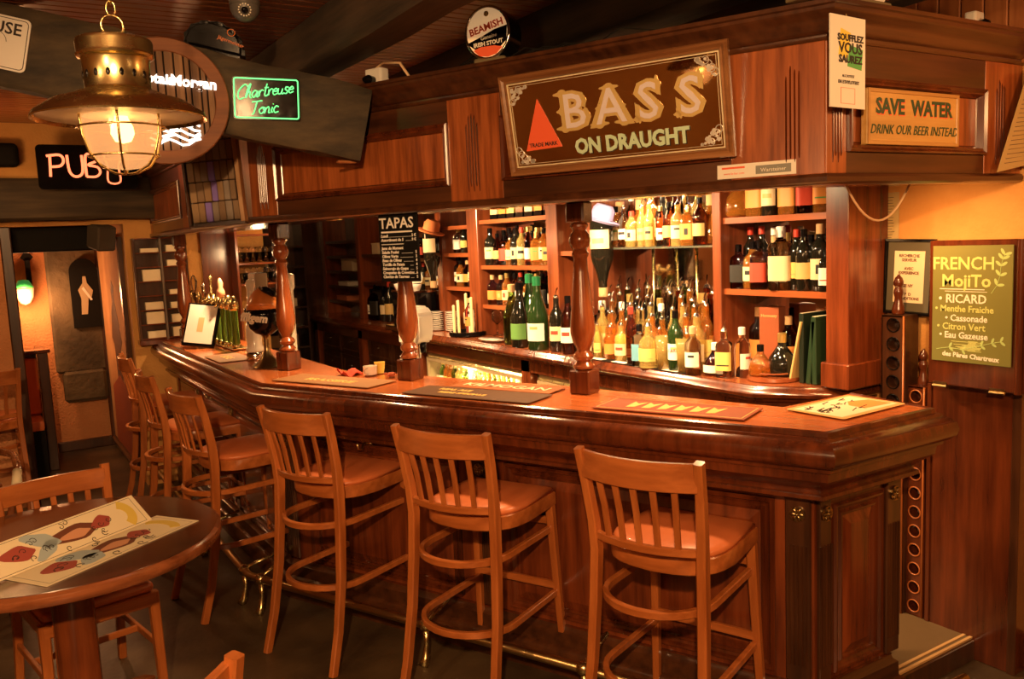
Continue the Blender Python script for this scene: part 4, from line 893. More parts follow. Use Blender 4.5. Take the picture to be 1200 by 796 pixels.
# racks with round holes
def holed(bm, x0, x1, z0, z1, n, r, dep_):
    h = (z1-z0)/n; k = 16
    for i in range(n):
        za, zb_ = z0+i*h, z0+(i+1)*h; cx, cz = (x0+x1)/2, (za+zb_)/2
        sqr = []; cir = []; inn = []
        for j in range(k):
            a = 2*PI*j/k+PI/4; c_, s_ = cos(a), sin(a); m_ = max(abs(c_), abs(s_))
            sqr.append(bm.verts.new((cx+c_/m_*(x1-x0)/2, 0, cz+s_/m_*h/2))); cir.append(bm.verts.new((cx+r*c_, 0, cz+r*s_))); inn.append(bm.verts.new((cx+r*c_, dep_, cz+r*s_)))
        for j in range(k):
            q = (j+1) % k; bm.faces.new((sqr[j], sqr[q], cir[q], cir[j])); bm.faces.new((cir[j], cir[q], inn[q], inn[j]))
        bm.faces.new(inn)
    return bm
def tube_rack(x, y, z0, z1, w_, d_, n, label, mat, r=.026):
    t = thing('tube_rack', label, 'rack', (x, y, z0), RW); h = z1-z0
    ob('front', holed(BM(), 0, w_, 0, h, n, r, .055), mat, t)
    bm = BM(); box(bm, -.002, .004, 0, d_, 0, h); box(bm, w_-.004, w_+.002, 0, d_, 0, h); box(bm, 0, w_, 0, d_, h-.006, h+.002); box(bm, 0, w_, d_-.004, d_, 0, h); ob('case', bm, mat, t)
    ob('edge_rod', tube(BM(), [(w_-.004, -.003, 0), (w_-.004, -.003, h)], .004, 6), W_STOOL, t, True)
    for k in range(n):
        cz = (k+.5)*h/n; ob('rim', (lambda b: (tube(b, [((w_/2)+r*cos(2*PI*i/18), -.001, cz+r*sin(2*PI*i/18)) for i in range(18)], .003, 5, True), b)[1])(BM()), W_STOOL if mat is not W_DARK else BLACK, t, True)
    return t
tube_rack(3.205, 2.082, .09, 1.072, .082, .09, 12, 'reddish wooden rack of round bottle holes beside the wall cupboard', W_TRIM, .026)
tube_rack(3.18, 2.182, .09, 1.362, .105, .09, 16, 'taller dark rack of round bottle holes below the framed certificate', W_DARK, .028)
def mill(x, y, z, h, label):
    t = thing('pepper_mill', label, 'pepper mill', (x, y, z), 0); k = h/.14
    ob('body', lathe(BM(), [(r*k, z_*k) for r, z_ in ((.020, 0), (.022, .006), (.021, .02), (.014, .045), (.013, .06), (.017, .075), (.016, .085), (.012, .092), (.012, .096))], 18), W_TRIM, t, 'auto')
    ob('cap', lathe(BM(), [(r*k, z_*k) for r, z_ in ((.013, .097), (.017, .104), (.017, .115), (.012, .128), (.006, .134), (.004, .140), (0, .141))], 18), W_TRIM, t, 'auto')
mill(3.215, 2.13, 1.366, .165, 'turned wooden pepper mill on top of the taller dark rack'); mill(3.245, 2.035, 1.075, .15, 'turned wooden pepper mill on top of the shorter reddish rack')
t = thing('framed_certificate', 'black framed typed certificate hanging on the ochre wall', 'picture', mat=pf((3.27, 2.242, 1.362), (0, -1, -.03), (.02, .0, 1)))
ob('frame', nest(BM(), 0, .222, 0, .315, [(0, .015), (0, -.006), (.010, -.008), (.014, .002)], cap=False), BLACK, t); ob('mat', box(BM(), .008, .214, .003, .012, .008, .307), flat('olive_mat', (.10, .085, .05), .7), t)
ob('sheet', box(BM(), .045, .180, .001, .003, .05, .265), CREAM, t)
for k, s_ in enumerate(('RECHERCHE', 'SERVEUR', '', 'AVEC', 'EXPERIENCE', '', '', 'SE NY', '', 'P  D', 'CONDITIONS')): 
    if s_: txt(s_, .0165, flat('typed_ink', (.16, .07, .04), .7), t, .112, .240-k*.0178, .0004, off=.0006)
t = thing('typed_notice', 'narrow yellow typed notice pinned to the wall beside the shelf unit', 'paper', mat=pf((3.296, 2.27, 1.60), (0, -1, 0), (0, 0, 1)))
ob('sheet', box(BM(), -.0, .085, -.002, .0, 0, .27), flat('yellowed_paper', (.62, .46, .20), .7), t); bm = BM()
for k in range(20): box(bm, .008, .05+.02*random.random(), -.003, -.002, .02+k*.012, .022+k*.012)
ob('typed_lines', bm, INK, t)
# ------------------------------------------------------------------ far wall fittings
t = thing('painted_panel', 'tall framed painted panel of a faded figure on the passage side wall', 'picture', (.925, 8.58, .05), RW)
ob('frame', nest(BM(), 0, 1.58, 0, 1.84, [(0, .004), (0, -.03), (.03, -.034), (.05, -.02), (.055, .0)], cap=False), W_DARK, t)
pm_ = plaster('faded_painting', (.42, .19, .07), (.60, .32, .13), 3., .05); ob('panel', box(BM(), .05, 1.53, -.004, .003, .05, 1.79), pm_, t)
pd = flat('painted_dark', (.12, .05, .025), .7); pr_ = flat('painted_red', (.30, .07, .03), .7)
ob('painted_figure', xzpoly(BM(), [(.62, .30), (.70, .62), (.66, .95), (.55, 1.0), (.66, 1.22), (.78, 1.32), (.75, 1.42), (.82, 1.50), (.92, 1.45), (.90, 1.32), (1.0, 1.2), (1.12, 1.0), (1.0, .92), (.98, .6), (1.1, .3)], -.006, -.004), pd, t)
ob('painted_cloak', xzpoly(BM(), [(.25, .05), (.3, .55), (.8, .70), (1.3, .62), (1.45, .05)], -.0075, -.006), pr_, t)
# beer mat rack
t = thing('beer_mat_rack', 'two-column wooden wall rack holding small stacks of cream cards', 'rack', (.975, 6.83, 1.11), 0)
ob('back', box(BM(), 0, .36, .0, .02, 0, .76), W_DARK, t)
for x in (-.012, .174, .352): ob('divider', box(BM(), x, x+.016, -.075, .0, 0, .76, .002), flat('rack_edge', (.16, .12, .09), .5) if x > .1 and x < .3 else W_DARK, t)
for k in range(8): ob('shelf', box(BM(), .0, .36, -.072, .0, .01+k*.106, .018+k*.106), W_PANEL, t)
ob('base', box(BM(), -.02, .40, -.085, .02, -.03, .005, .003), W_TRIM, t)
k = 0
for c, cells in ((0, ((0, .05), (1, .088), (2, .055), (4, .085), (6, .03))), (1, ((0, .07), (1, .06), (2, .045), (3, .035), (5, .045), (6, .05)))):
    for r_, h in cells:
        k += 1; tag(ob('card_stack', box(BM(), 0, .125, 0, .055, 0, h, .001), CREAM, None), ('%s stack of cream cards, %s compartment from below, %s column of the wall rack' % (('thick' if h > .06 else 'thin'), ORD[r_], ('first', 'second')[c])), 'cards', 'card stacks in the wall rack').location = (1.02+c*.178, 6.765, 1.11+.0185+r_*.106)
# passage: booth, plaque, sconce
t = thing('booth_bench', 'high-backed booth bench with red leather pad in the passage room', 'bench', (.08, 8.0, 0), 0)
ob('end_panel', box(BM(), .255, .33, -.10, .40, 0, 1.0, .006), W_DARK, t); ob('top_cap', box(BM(), -.6, .35, -.12, .06, .985, 1.012, .006), W_TRIM, t); ob('back', box(BM(), -.6, .25, -.02, .03, 0, .985), W_DARK, t)
ob('back_pad', box(BM(), -.58, .25, -.10, -.02, .48, .95, .03, seg=3), LEATHER, t, 'auto'); ob('seat_pad', box(BM(), -.58, .24, -.42, -.02, .40, .48, .02, seg=2), LEATHER, t, 'auto'); ob('seat_box', box(BM(), -.58, .24, -.40, -.02, 0, .40), BLACKM, t)
t = thing('dark_plaque', 'dark arched plaque with a pale uniformed figure on the stone recess', 'picture', (.655, 8.53, 1.12), 0)
pts = [(.02, 0), (.25, 0), (.25, .50)]+[(.135+.115*cos(PI*i/12), .50+.12*sin(PI*i/12)) for i in range(1, 12)]+[(.02, .50)]
ob('board', xzpoly(BM(), pts, -.02, .0), BLACKM, t)
ob('painted_figure', xzpoly(BM(), [(.09, .12), (.10, .26), (.08, .34), (.12, .40), (.125, .46), (.15, .46), (.155, .40), (.20, .33), (.18, .26), (.16, .28), (.14, .12)], -.024, -.02), flat('painted_pale', (.50, .38, .22), .6), t); ob('painted_sash', xzpoly(BM(), [(.11, .35), (.125, .37), (.19, .25), (.175, .24)], -.026, -.024), PAPER, t)
t = thing('wall_sconce', 'wall lamp with dark bracket, green glass and white glowing bowl', 'lamp', (.345, 8.56, 1.30), 0)
ob('backplate', xzpoly(BM(), [(.02, .42), (-.03, .47), (.02, .54), (.07, .47)] , -.012, .03), BLACKM, t); ob('bracket', box(BM(), .0, .04, -.03, .03, .22, .45, .004), BLACKM, t)
ob('bowl', lathe(BM(), [(.0, .06), (.04, .08), (.065, .13), (.075, .20), (.072, .205)], 20, c=(-.03, -.11, 0)), flat('glowing_bowl', (1, .7, .4), .5, emit=(1, .45, .16), es=.7), t, True)
ob('green_glass', lathe(BM(), [(.078, .21), (.06, .24), (.04, .275), (.0, .28)], 20, c=(-.03, -.11, 0)), flat('green_lampglass', (.05, .5, .12), .3, emit=(.05, .8, .15), es=.12), t, True)
light('sconce_light', 'POINT', (.30, 8.30, 1.40), 18, (1, .45, .18), .06)
t = thing('dark_speaker', 'round-cornered black loudspeaker on the plaster above the lintel', 'speaker', (.20, 6.77, 2.38), 0); bm = BM(); box(bm, -.35, .11, -.05, .07, 0, .16, .04, seg=3); ob('cabinet', bm, BLACKM, t, 'auto')
t = thing('framed_photo', 'small dark framed picture on the cream wall end by the dark post', 'picture', (-.06, 6.83, 1.42), 0); ob('frame', box(BM(), -.10, .12, -.02, .015, -.22, .0, .004), BLACK, t); ob('photo', box(BM(), -.085, .105, -.022, -.02, -.205, -.015), flat('photo_brown', (.20, .10, .05), .5), t)
t = thing('exit_lamp', 'small white emergency light box above the sconce', 'lamp', (.40, 8.56, 1.84), 0); ob('box', box(BM(), -.10, .08, -.05, .05, 0, .05, .008), flat('warm_white_box', (.9, .6, .4), .5, emit=(1, .5, .3), es=.3), t)
# rear red panel and glassware shelves of the serving side
t = thing('glass_shelf_unit', 'open shelf unit of hanging and standing glassware at the far end of the bar', 'shelf unit', (1.46, 6.84, 1.03), 0)
ob('red_panel', box(BM(), 0, .215, -.02, .0, .0, .86), W_SHELFV, t)
ob('side', box(BM(), .215, .232, -.20, .0, .0, .86), W_SHELFV, t)
for z in (.46, .62, .84): ob('shelf', box(BM(), .232, .56, -.20, -.0, z-.015, z), W_SHELFV, t)
ob('side', box(BM(), .555, .572, -.20, .0, .0, .86), W_DARK, t)
struct(ob('trim_dark_back', box(BM(), 1.96, 3.3, 8.58, 8.62, 0, CZ), W_DARK))
t = thing('paper_shelves', 'dark shelf unit stuffed with papers and cartons on the far wall of the bar', 'shelf unit', (2.10, 8.57, .0), 0)
ob('case', box(box(box(BM(), 0, .02, -.3, 0, 0, 2.0), .64, .66, -.3, 0, 0, 2.0), 0, .66, -.02, 0, 0, 2.0), W_DARK, t)
for k in range(7): ob('shelf', box(BM(), .02, .64, -.3, -.02, .55+k*.2, .57+k*.2), W_DARK, t)
for k, (x, w_, h, m_) in enumerate(((.08, .30, .05, PAPER), (.20, .36, .08, flat('carton_pale', (.60, .48, .32), .7)), (.06, .40, .04, flat('carton_red', (.40, .12, .05), .6)), (.25, .30, .12, flat('carton_tan', (.38, .22, .10), .7)), (.10, .2, .14, flat('carton_pale', (.60, .48, .32), .7)))):
    o = tag(ob('paper_bundle', box(BM(), x, x+w_, -.22, -.04, 0, h, .004), m_, None), ('white paper bundle on the third far shelf', 'pale carton on the fourth far shelf', 'reddish folder on the fifth far shelf', 'tan carton on the second far shelf', 'square pale carton on the sixth far shelf')[k], 'papers'); o.location = (2.10, 8.54, .572+(2, 3, 4, 1, 5)[k]*.2)
# ------------------------------------------------------------------ glasses
GL = {}
def glass_thing(kind, loc, label, group, s=1., mat=None, rot=0, upside=False):
    key = (kind, (mat or G_CLEAR).name)
    if key not in GL:
        pr = {'wine': ([(.030, 0), (.030, .003), (.005, .008), (.004, .07), (.012, .078), (.032, .10), (.036, .125), (.030, .16)],), 'tumbler': ([(.030, 0), (.036, .09), (.034, .09), (.028, .006), (0, .006)],),
              'tall': ([(.026, 0), (.034, .15), (.032, .15), (.024, .006), (0, .006)],), 'shot': ([(.018, 0), (.023, .06), (.021, .06), (.016, .008), (0, .008)],)}[kind][0]
        bm = lathe(BM(), pr, 16); me = bpy.data.meshes.new('glass_'+kind); bmesh.ops.recalc_face_normals(bm, faces=bm.faces); bm.to_mesh(me); bm.free(); me.materials.append(mat or G_CLEAR); me.polygons.foreach_set('use_smooth', [True]*len(me.polygons)); GL[key] = me
    o = bpy.data.objects.new({'wine': 'wine_glass', 'tumbler': 'tumbler', 'tall': 'tall_glass', 'shot': 'shot_glass'}[kind], GL[key]); COL.objects.link(o); o.location = loc; o.scale = (s, s, s)
    if upside: o.rotation_euler = (PI, 0, 0)
    return tag(o, label, 'glass', group)
for z, rw in ((1.495, 'lower'), (1.655, 'upper')):
    for j in range(2):
        for i in range(6): glass_thing(('tumbler', 'wine')[j], (1.72+i*.050+(j*.02), 6.70+j*.09, z-.0 if z < 1.6 else z), '%s %s glass from the red panel, %s row, %s shelf of the far unit' % (ORD[i], ('short', 'stemmed')[j], ('front', 'rear')[j], rw), 'glasses on the far shelf unit', .85 if j == 0 else .72)
for i in range(4): glass_thing('wine', (3.12+(i % 2)*.06, 5.22-i*.085, 1.056), '%s stemmed glass from the candle tray, under the lowest middle shelf' % ORD[i], 'stemmed glasses on the back counter', 1.15)
# ------------------------------------------------------------------ bottles
PROF = {'wine': ([(0, 0), (.034, 0), (.037, .004), (.037, .185), (.034, .205), (.018, .235), (.0145, .25), (.014, .292), (0, .292)], .30, (.06, .14), .0374, .0148),
        'whisky': ([(0, 0), (.036, 0), (.039, .004), (.039, .155), (.036, .175), (.018, .198), (.0155, .21), (.015, .248), (0, .248)], .265, (.045, .125), .0394, .0165),
        'square': ([(0, 0), (.034, 0), (.037, .004), (.037, .150), (.033, .166), (.017, .178), (.0145, .186), (.014, .220), (0, .220)], .24, (.035, .125), .0378, .0155),
        'slim': ([(0, 0), (.027, 0), (.029, .004), (.030, .18), (.026, .215), (.0145, .25), (.013, .30), (0, .30)], .315, (.05, .14), .0304, .0145),
        'champagne': ([(0, 0), (.040, 0), (.044, .005), (.044, .14), (.040, .165), (.025, .21), (.016, .25), (.0155, .30), (0, .30)], .315, (.04, .115), .0444, .018),
        'decanter': ([(0, 0), (.040, 0), (.052, .008), (.056, .035), (.048, .075), (.028, .105), (.016, .125), (.014, .165), (0, .165)], .19, (.02, .06), .057, .0165),
        'jug': ([(0, 0), (.045, 0), (.050, .005), (.052, .12), (.046, .15), (.022, .175), (.018, .19), (.018, .225), (0, .225)], .24, (.04, .11), .0524, .0195)}
MC = {}
def part_mesh(key, fn, mat, smooth=True):
    if key not in MC:
        bm = fn(); bmesh.ops.recalc_face_normals(bm, faces=bm.faces); me = bpy.data.meshes.new(str(key[0])); bm.to_mesh(me); bm.free(); me.materials.append(mat)
        me.polygons.foreach_set('use_smooth', [True]*len(me.polygons))
        try: me.set_sharp_from_angle(angle=R(40))
        except Exception: pass
        MC[key] = me
    return MC[key]
def child(name, me, parent): o = bpy.data.objects.new(name, me); COL.objects.link(o); o.parent = parent; return o
def label_band(bm, r, z0, z1, sq, span=2.1, n=10):
    a0 = -PI/2-span/2; lo = []; hi = []
    for i in range(n+1):
        a = a0+span*i/n; k = 1/((abs(cos(a))**sq+abs(sin(a))**sq)**(1/sq)) if sq else 1
        for r_, L_ in ((r, lo),): lo.append(bm.verts.new((r*k*cos(a), r*k*sin(a), z0))); hi.append(bm.verts.new((r*k*cos(a), r*k*sin(a), z1)))
    for i in range(n): bm.faces.new((lo[i], lo[i+1], hi[i+1], hi[i]))
    return bm
LAB = {'cream': (.78, .62, .36), 'white': (.85, .80, .70), 'orange': (.72, .28, .06), 'red': (.55, .06, .03), 'black': (.02, .018, .015), 'yellow': (.80, .58, .16), 'green': (.14, .32, .08), 'blue': (.15, .38, .50), 'gold': (.62, .42, .15)}
LABM = {k: flat('label_'+k, v, .55) for k, v in LAB.items()}
GLS = {'amber': G_AMBER, 'clear': G_CLEAR, 'golden': G_YELLOW, 'brown': G_BROWN, 'green': G_GREEN, 'red': G_RED, 'black': G_DARK, 'dark green': G_DGREEN}
CAPM = {'black': BLACK, 'gold': flat('gold_foil', (.70, .48, .16), .3, .8), 'cork': flat('cork_stopper', (.55, .34, .16), .8), 'red': flat('red_cap', (.50, .04, .02), .4), 'white': WHITE, 'green': flat('green_foil', (.02, .22, .08), .35, .3), 'spout': CHROME}
BN = [0]
def bottle(loc, kind, g, lab, cap, label, group=None, h=None, rz=0, upside=False, name='bottle', text=None):
    pr, H, (l0, l1), lr, cr = PROF[kind]; sq = 5 if kind == 'square' else 0
    s = (h/H) if h else 1
    root = thing(name, label, 'bottle', loc, rz, group)
    wf_ = min(1.0/s, 1.25) if s < 1 else random.uniform(1.0, 1.12)
    root.scale = (s*wf_, s*wf_, s)
    if upside: root.rotation_euler = (PI, 0, rz)
    child('glass_body', part_mesh(('glass_body', kind, g), lambda: lathe(BM(), pr, 20 if not sq else 28, sq=sq), GLS[g]), root)
    if lab:
        child('label', part_mesh(('label', kind, lab), lambda: label_band(BM(), lr+.0004, l0, l1, sq), LABM[lab]), root)
        if lab in ('cream', 'white', 'yellow', 'orange') :
            zc = (l0+l1)/2; pc = random.choice(('red', 'black', 'gold', 'green', 'black', None)); lo_, hi_, sp_ = random.choice(((-.004, .016, 1.1), (-.022, -.016, 1.4), (.012, .024, .8), (-.018, .018, .5)))
            if pc: child('label_print', part_mesh(('label_print', kind, pc, lo_), lambda: label_band(BM(), lr+.0009, zc+lo_, zc+hi_, sq, sp_), LABM[pc]), root)
    zt_ = pr[-1][1]
    if cap == 'spout': child('pour_spout', part_mesh(('pour_spout', kind), lambda: tube(lathe(BM(), [(cr*.9, zt_), (cr, zt_+.004), (cr*.7, zt_+.016), (.004, zt_+.02), (.0035, zt_+.03)], 12), [(0, 0, zt_+.028), (.004, 0, zt_+.045), (.012, 0, zt_+.058)], .0032, 6), CHROME), root)
    else: child('cap', part_mesh(('cap', kind, cap), lambda: lathe(BM(), [(cr, zt_-.028), (cr, zt_+.008), (cr*.8, zt_+.011), (0, zt_+.011)], 14), CAPM[cap]), root)
    if text: txt(text[0], text[1], INK if len(text) < 3 else text[2], root, 0, (l0+l1)/2, -lr-.0016)
    return root
def row(y0, y1, x, z, n, pool, place, rowname, hmin=.22, hmax=.30, jit=.012, group=None, dirn='corner pillar'):
    """one row of bottles, counted from the near end"""
    for i in range(n):
        y = y0+(y1-y0)*(i+.5)/n; kind, g, lab, cap = pool[random.randrange(len(pool))]
        lb = '%s %sbottle%s, %s from the near end, %s, %s' % (g, kind+' ' if kind in ('square', 'slim', 'decanter') else '', (', %s label' % lab) if lab else '', ORD[i], rowname, place)
        bottle((x+random.uniform(-jit, jit), y+random.uniform(-.004, .004), z), kind, g, lab, cap, lb, group or ('bottles, '+place), h=random.uniform(hmin, hmax), rz=-PI/2+.5+random.uniform(-.25, .25))
random.seed(21)
DARKP = [('wine', 'black', 'cream', 'black'), ('whisky', 'brown', 'white', 'black'), ('whisky', 'amber', 'cream', 'gold'), ('square', 'brown', 'black', 'black'), ('wine', 'black', 'gold', 'red'), ('slim', 'black', 'white', 'gold'), ('whisky', 'brown', 'orange', 'cork')]
MIDP = [('whisky', 'amber', 'cream', 'black'), ('wine', 'clear', 'white', 'white'), ('square', 'amber', 'orange', 'gold'), ('whisky', 'golden', 'cream', 'red'), ('wine', 'brown', 'gold', 'black'), ('slim', 'red', 'white', 'gold'), ('decanter', 'amber', None, 'cork'), ('whisky', 'black', 'cream', 'black'), ('square', 'brown', 'red', 'black')]
GOLDP_ = [('whisky', 'golden', 'cream', 'spout'), ('slim', 'golden', 'yellow', 'spout'), ('wine', 'clear', 'white', 'spout'), ('whisky', 'amber', 'orange', 'spout'), ('wine', 'golden', 'gold', 'spout'), ('square', 'clear', 'white', 'white'), ('slim', 'clear', 'cream', 'spout'), ('wine', 'amber', 'yellow', 'spout'), ('whisky', 'golden', 'white', 'gold')]
BACKP = [('wine', 'brown', 'cream', 'spout'), ('slim', 'green', 'yellow', 'spout'), ('wine', 'clear', 'white', 'spout'), ('wine', 'red', 'white', 'spout'), ('slim', 'amber', 'red', 'spout'), ('wine', 'clear', 'blue', 'spout'), ('wine', 'dark green', 'yellow', 'gold')]
# near bay
row(2.37, 2.94, 3.11, 1.80, 6, MIDP, 'corner bay top shelf', 'front row', .24, .28); row(2.37, 2.94, 3.20, 1.80, 6, DARKP, 'corner bay top shelf', 'rear row', .24, .30)
NB = [('square', 'black', 'white', 'black', .20), ('whisky', 'black', 'cream', 'cork', .30), ('wine', 'black', 'gold', 'black', .27), ('wine', 'black', 'yellow', 'red', .27), ('square', 'clear', 'cream', 'white', .30), ('slim', 'clear', None, 'cork', .25), ('square', 'brown', 'red', 'black', .24), ('jug', 'amber', 'cream', 'black', .23), ('square', 'brown', 'black', 'black', .22)]
for i, (k_, g, lb, cp_, h) in enumerate(NB): bottle((3.10+(i % 2)*.03, 2.385+i*.064, 1.46), k_, g, lb, cp_, '%s bottle%s, %s from the corner pillar, front of the middle shelf' % (g, ' with %s label' % lb if lb else '', ORD[i]), 'bottles, middle shelf by the corner pillar', h, -PI/2+.45)
row(2.37, 2.94, 3.19, 1.46, 8, DARKP+MIDP[:3], 'corner bay middle shelf', 'rear row', .24, .30)
row(2.55, 2.94, 3.22, 1.056, 4, DARKP, 'corner bay counter', 'rear row', .26, .32)
# glass shelf bay
row(3.12, 3.93, 3.10, 1.672, 11, MIDP+GOLDP_[:3], 'bowed glass shelf', 'front row', .20, .25, .006); row(3.04, 3.95, 3.20, 1.672, 10, MIDP, 'bowed glass shelf', 'rear row', .27, .33)
for rr, (x, pool, ha, hb, nm, n) in enumerate(((2.925, GOLDP_, .17, .22, 'front row', 9), (2.985, GOLDP_, .24, .29, 'second row', 11), (3.05, GOLDP_+MIDP[:2], .29, .33, 'third row', 11), (3.115, BACKP, .33, .37, 'fourth row', 11), (3.18, BACKP+DARKP[:3], .36, .40, 'rear row', 11))):
    row(3.02, 3.95, x, 1.056, n, pool, 'below the glass shelf', nm, ha, hb, .008)
bottle((2.895, 3.125, 1.056), 'wine', 'dark green', 'white', 'black', 'tall green beer bottle with oval white label in front of the golden bottles', None, .30, -PI/2+.5, text=('YARD', .022, flat('label_red_ink', (.5, .05, .03), .6)))
bottle((2.875, 3.375, 1.056), 'square', 'clear', 'blue', 'black', 'flat bottle with a bright blue label in front of the golden bottles', None, .23, -PI/2+.5)
bottle((2.870, 3.30, 1.056), 'jug', 'golden', 'yellow', 'spout', 'squat golden bottle with a printed figure label beside the blue labelled bottle', None, .23, -PI/2+.5)
bottle((2.90, 3.47, 1.056), 'slim', 'brown', None, 'red', 'slender dark brown bottle with red neck beside the squat golden bottle', None, .31)
bottle((2.875, 2.985, 1.056), 'whisky', 'clear', 'white', 'cork', 'tall clear bottle with small white label at the counter edge', None, .24, -PI/2+.5)
bottle((2.935, 2.90, 1.056), 'decanter', 'brown', 'white', 'white', 'dark round jar bottle with a small white tag beside the clear bottle', None, .17, -PI/2+.5)
bottle((2.925, 2.83, 1.056), 'square', 'clear', 'yellow', 'spout', 'broad square bottle with pale yellow label and pour spout by the mat end', None, .235, -PI/2+.5)
bottle((2.985, 2.775, 1.056), 'whisky', 'clear', 'white', 'white', 'clear bottle with white pourer just behind the round wooden stand', None, .24)
for i, (x, y) in enumerate(((2.885, 3.06), (2.88, 3.20))): glass_thing('tall', (x, y, 1.056), ('frosted tall glass beside the green beer bottle', 'frosted tall glass in front of the golden bottles')[i], 'tall glasses on the back counter', 1.15, G_YELLOW)
tag(ob('bar_mat', box(BM(), 2.85, 2.92, 3.0, 3.95, 1.0565, 1.060, .001), BLACKM, None), 'long black rubber bar mat along the edge of the back counter', 'mat')
for i, y in enumerate((3.08, 3.28, 3.48, 3.68)): tag(ob('white_coaster', box(BM(), 2.854, 2.895, y, y+.11, 1.0602, 1.062), PAPER, None), '%s white coaster from the near end, lying on the black mat' % ORD[i], 'coaster', 'white coasters on the rubber mat')
# near end of the counter: stand, decanter, box, books
t = thing('round_stand', 'low round reddish wooden stand with raised rim on the counter end', 'stand', (3.03, 2.63, 1.056)); ob('base', lathe(BM(), [(.115, 0), (.118, .004), (.116, .016), (.105, .018), (0, .018)], 36), W_TOPY, t, 'auto'); bm = BM(); tube(bm, [(.085*cos(a), .085*sin(a), .035) for a in [PI*1.2+PI*.9*i/14-PI*.2 for i in range(15)]], .004, 6); poly(bm, [(.11*cos(a), .11*sin(a)) for a in [-.9+1.9*i/8 for i in range(9)]]+[(.098*cos(a), .098*sin(a)) for a in [1.0-1.9*i/8 for i in range(9)]], .018, .055); ob('rim_wall', bm, W_TOPY, t)
bottle((3.055, 2.60, 1.075), 'decanter', 'black', None, 'gold', 'bulbous dark cognac decanter with gold stopper on the round stand', None, .21)
bottle((2.985, 2.665, 1.075), 'decanter', 'amber', None, 'black', 'clear bulbous brandy decanter on the front of the round stand', None, .155)
t = thing('gift_box', 'tall orange-brown cognac gift box with gold lettering behind the decanters', 'box', mat=pf((3.12, 2.79, 1.056), (.35, -.94, 0), (0, 0, 1))); ob('carton', box(BM(), 0, .095, 0, .09, 0, .315, .002), flat('box_brown', (.30, .075, .025), .5), t); txt('Hennessy', .020, GOLD, t, .047, .270, -.001, off=.0004)
for i, (yy, hh, c_, tl_) in enumerate(((2.44, .30, 'folder_green', .10), (2.475, .31, 'folder_dark', .0), (2.405, .28, 'folder_green', -.02))):
    t = thing('menu_folder', ('slim dark green menu folder leaning in the middle of the three folders', 'tall blackish green menu folder behind the leaning one', 'dark green menu folder standing nearest the corner pillar')[i], 'folder', mat=Matrix.Translation((3.03, yy, 1.056)) @ Matrix.Rotation(tl_, 4, 'X'))
    ob('cover', box(BM(), 0, .22, -.012, .012, 0, hh, .003), flat(c_, (.018, .045, .02) if c_ == 'folder_green' else (.012, .02, .012), .35), t); ob('pages', box(BM(), .004, .219, -.007, .007, .004, hh+.001), CREAM, t)
t = thing('magazine', 'cream-edged magazine leaning against the green menu folders', 'magazine', mat=Matrix.Translation((3.02, 2.53, 1.056)) @ Matrix.Rotation(.22, 4, 'X')); ob('pages', box(BM(), 0, .2, -.004, .006, 0, .28, .001), flat('gold_page', (.60, .42, .16), .5), t)
# middle bay
row(4.47, 5.29, 3.12, 1.565, 10, MIDP, 'middle bay upper shelf', 'front row', .22, .27); row(4.47, 5.29, 3.21, 1.565, 9, DARKP, 'middle bay upper shelf', 'rear row', .25, .275)
row(4.47, 5.29, 3.12, 1.283, 9, DARKP, 'middle bay lower shelf', 'front row', .21, .24); row(4.47, 5.29, 3.21, 1.283, 8, DARKP, 'middle bay lower shelf', 'rear row', .22, .245)
for i in range(7):
    t = thing('spirit_box', ('%s boxed bottle from the near end on the highest middle shelf' % ORD[i]), 'box', (3.10, 4.50+i*.112, 1.885), 0, 'boxes on the highest middle shelf'); m_ = (LABM['yellow'], LABM['orange'], LABM['cream'], W_TRIM)[i % 4 if i else 3]
    ob('carton', box(BM(), 0, .08, -.045, .045, 0, .25, .002), m_, t); ob('dark_base', box(BM(), -.001, .081, -.046, .046, 0, .035, .001), BLACK, t)
# big bottles on the counter, in front
for (x, y, k_, g, lb, cp_, h, lab_) in ((2.94, 4.72, 'champagne', 'green', None, 'cork', .40, 'big olive green bottle, first of the large bottles beside the white dish'), (2.90, 4.56, 'champagne', 'black', 'green', 'black', .42, 'large black bottle with green picture label'),
        (2.965, 4.54, 'champagne', 'dark green', 'cream', 'green', .47, 'tall green-foiled champagne bottle behind the large bottles'), (2.90, 4.36, 'champagne', 'dark green', 'white', 'green', .46, 'large dark bottle with white handwritten-style label'),
        (2.93, 4.20, 'wine', 'black', 'cream', 'spout', .33, 'dark bottle with ornate cream label, second from the turned column'), (2.915, 4.06, 'wine', 'brown', 'white', 'black', .34, 'dark bottle with white label half hidden by the turned column')):
    bottle((x, y, 1.056), k_, g, lb, cp_, lab_, 'large bottles on the back counter', h, -PI/2+.5)
row(4.05, 4.30, 3.16, 1.655, 2, [('whisky', 'brown', 'cream', 'black'), ('slim', 'black', 'cream', 'black')], 'short narrow shelf', 'front row', .24, .27)
row(5.48, 5.85, 3.14, 1.655, 3, [('wine', 'black', 'yellow', 'black'), ('square', 'clear', 'white', 'gold')], 'far bay upper shelf', 'front row', .19, .2); row(5.48, 5.85, 3.14, 1.40, 5, MIDP+DARKP, 'far bay lower shelf', 'front row', .20, .24)
row(5.50, 5.85, 3.20, 1.056, 3, MIDP+DARKP, 'far bay counter', 'rear row', .26, .30)
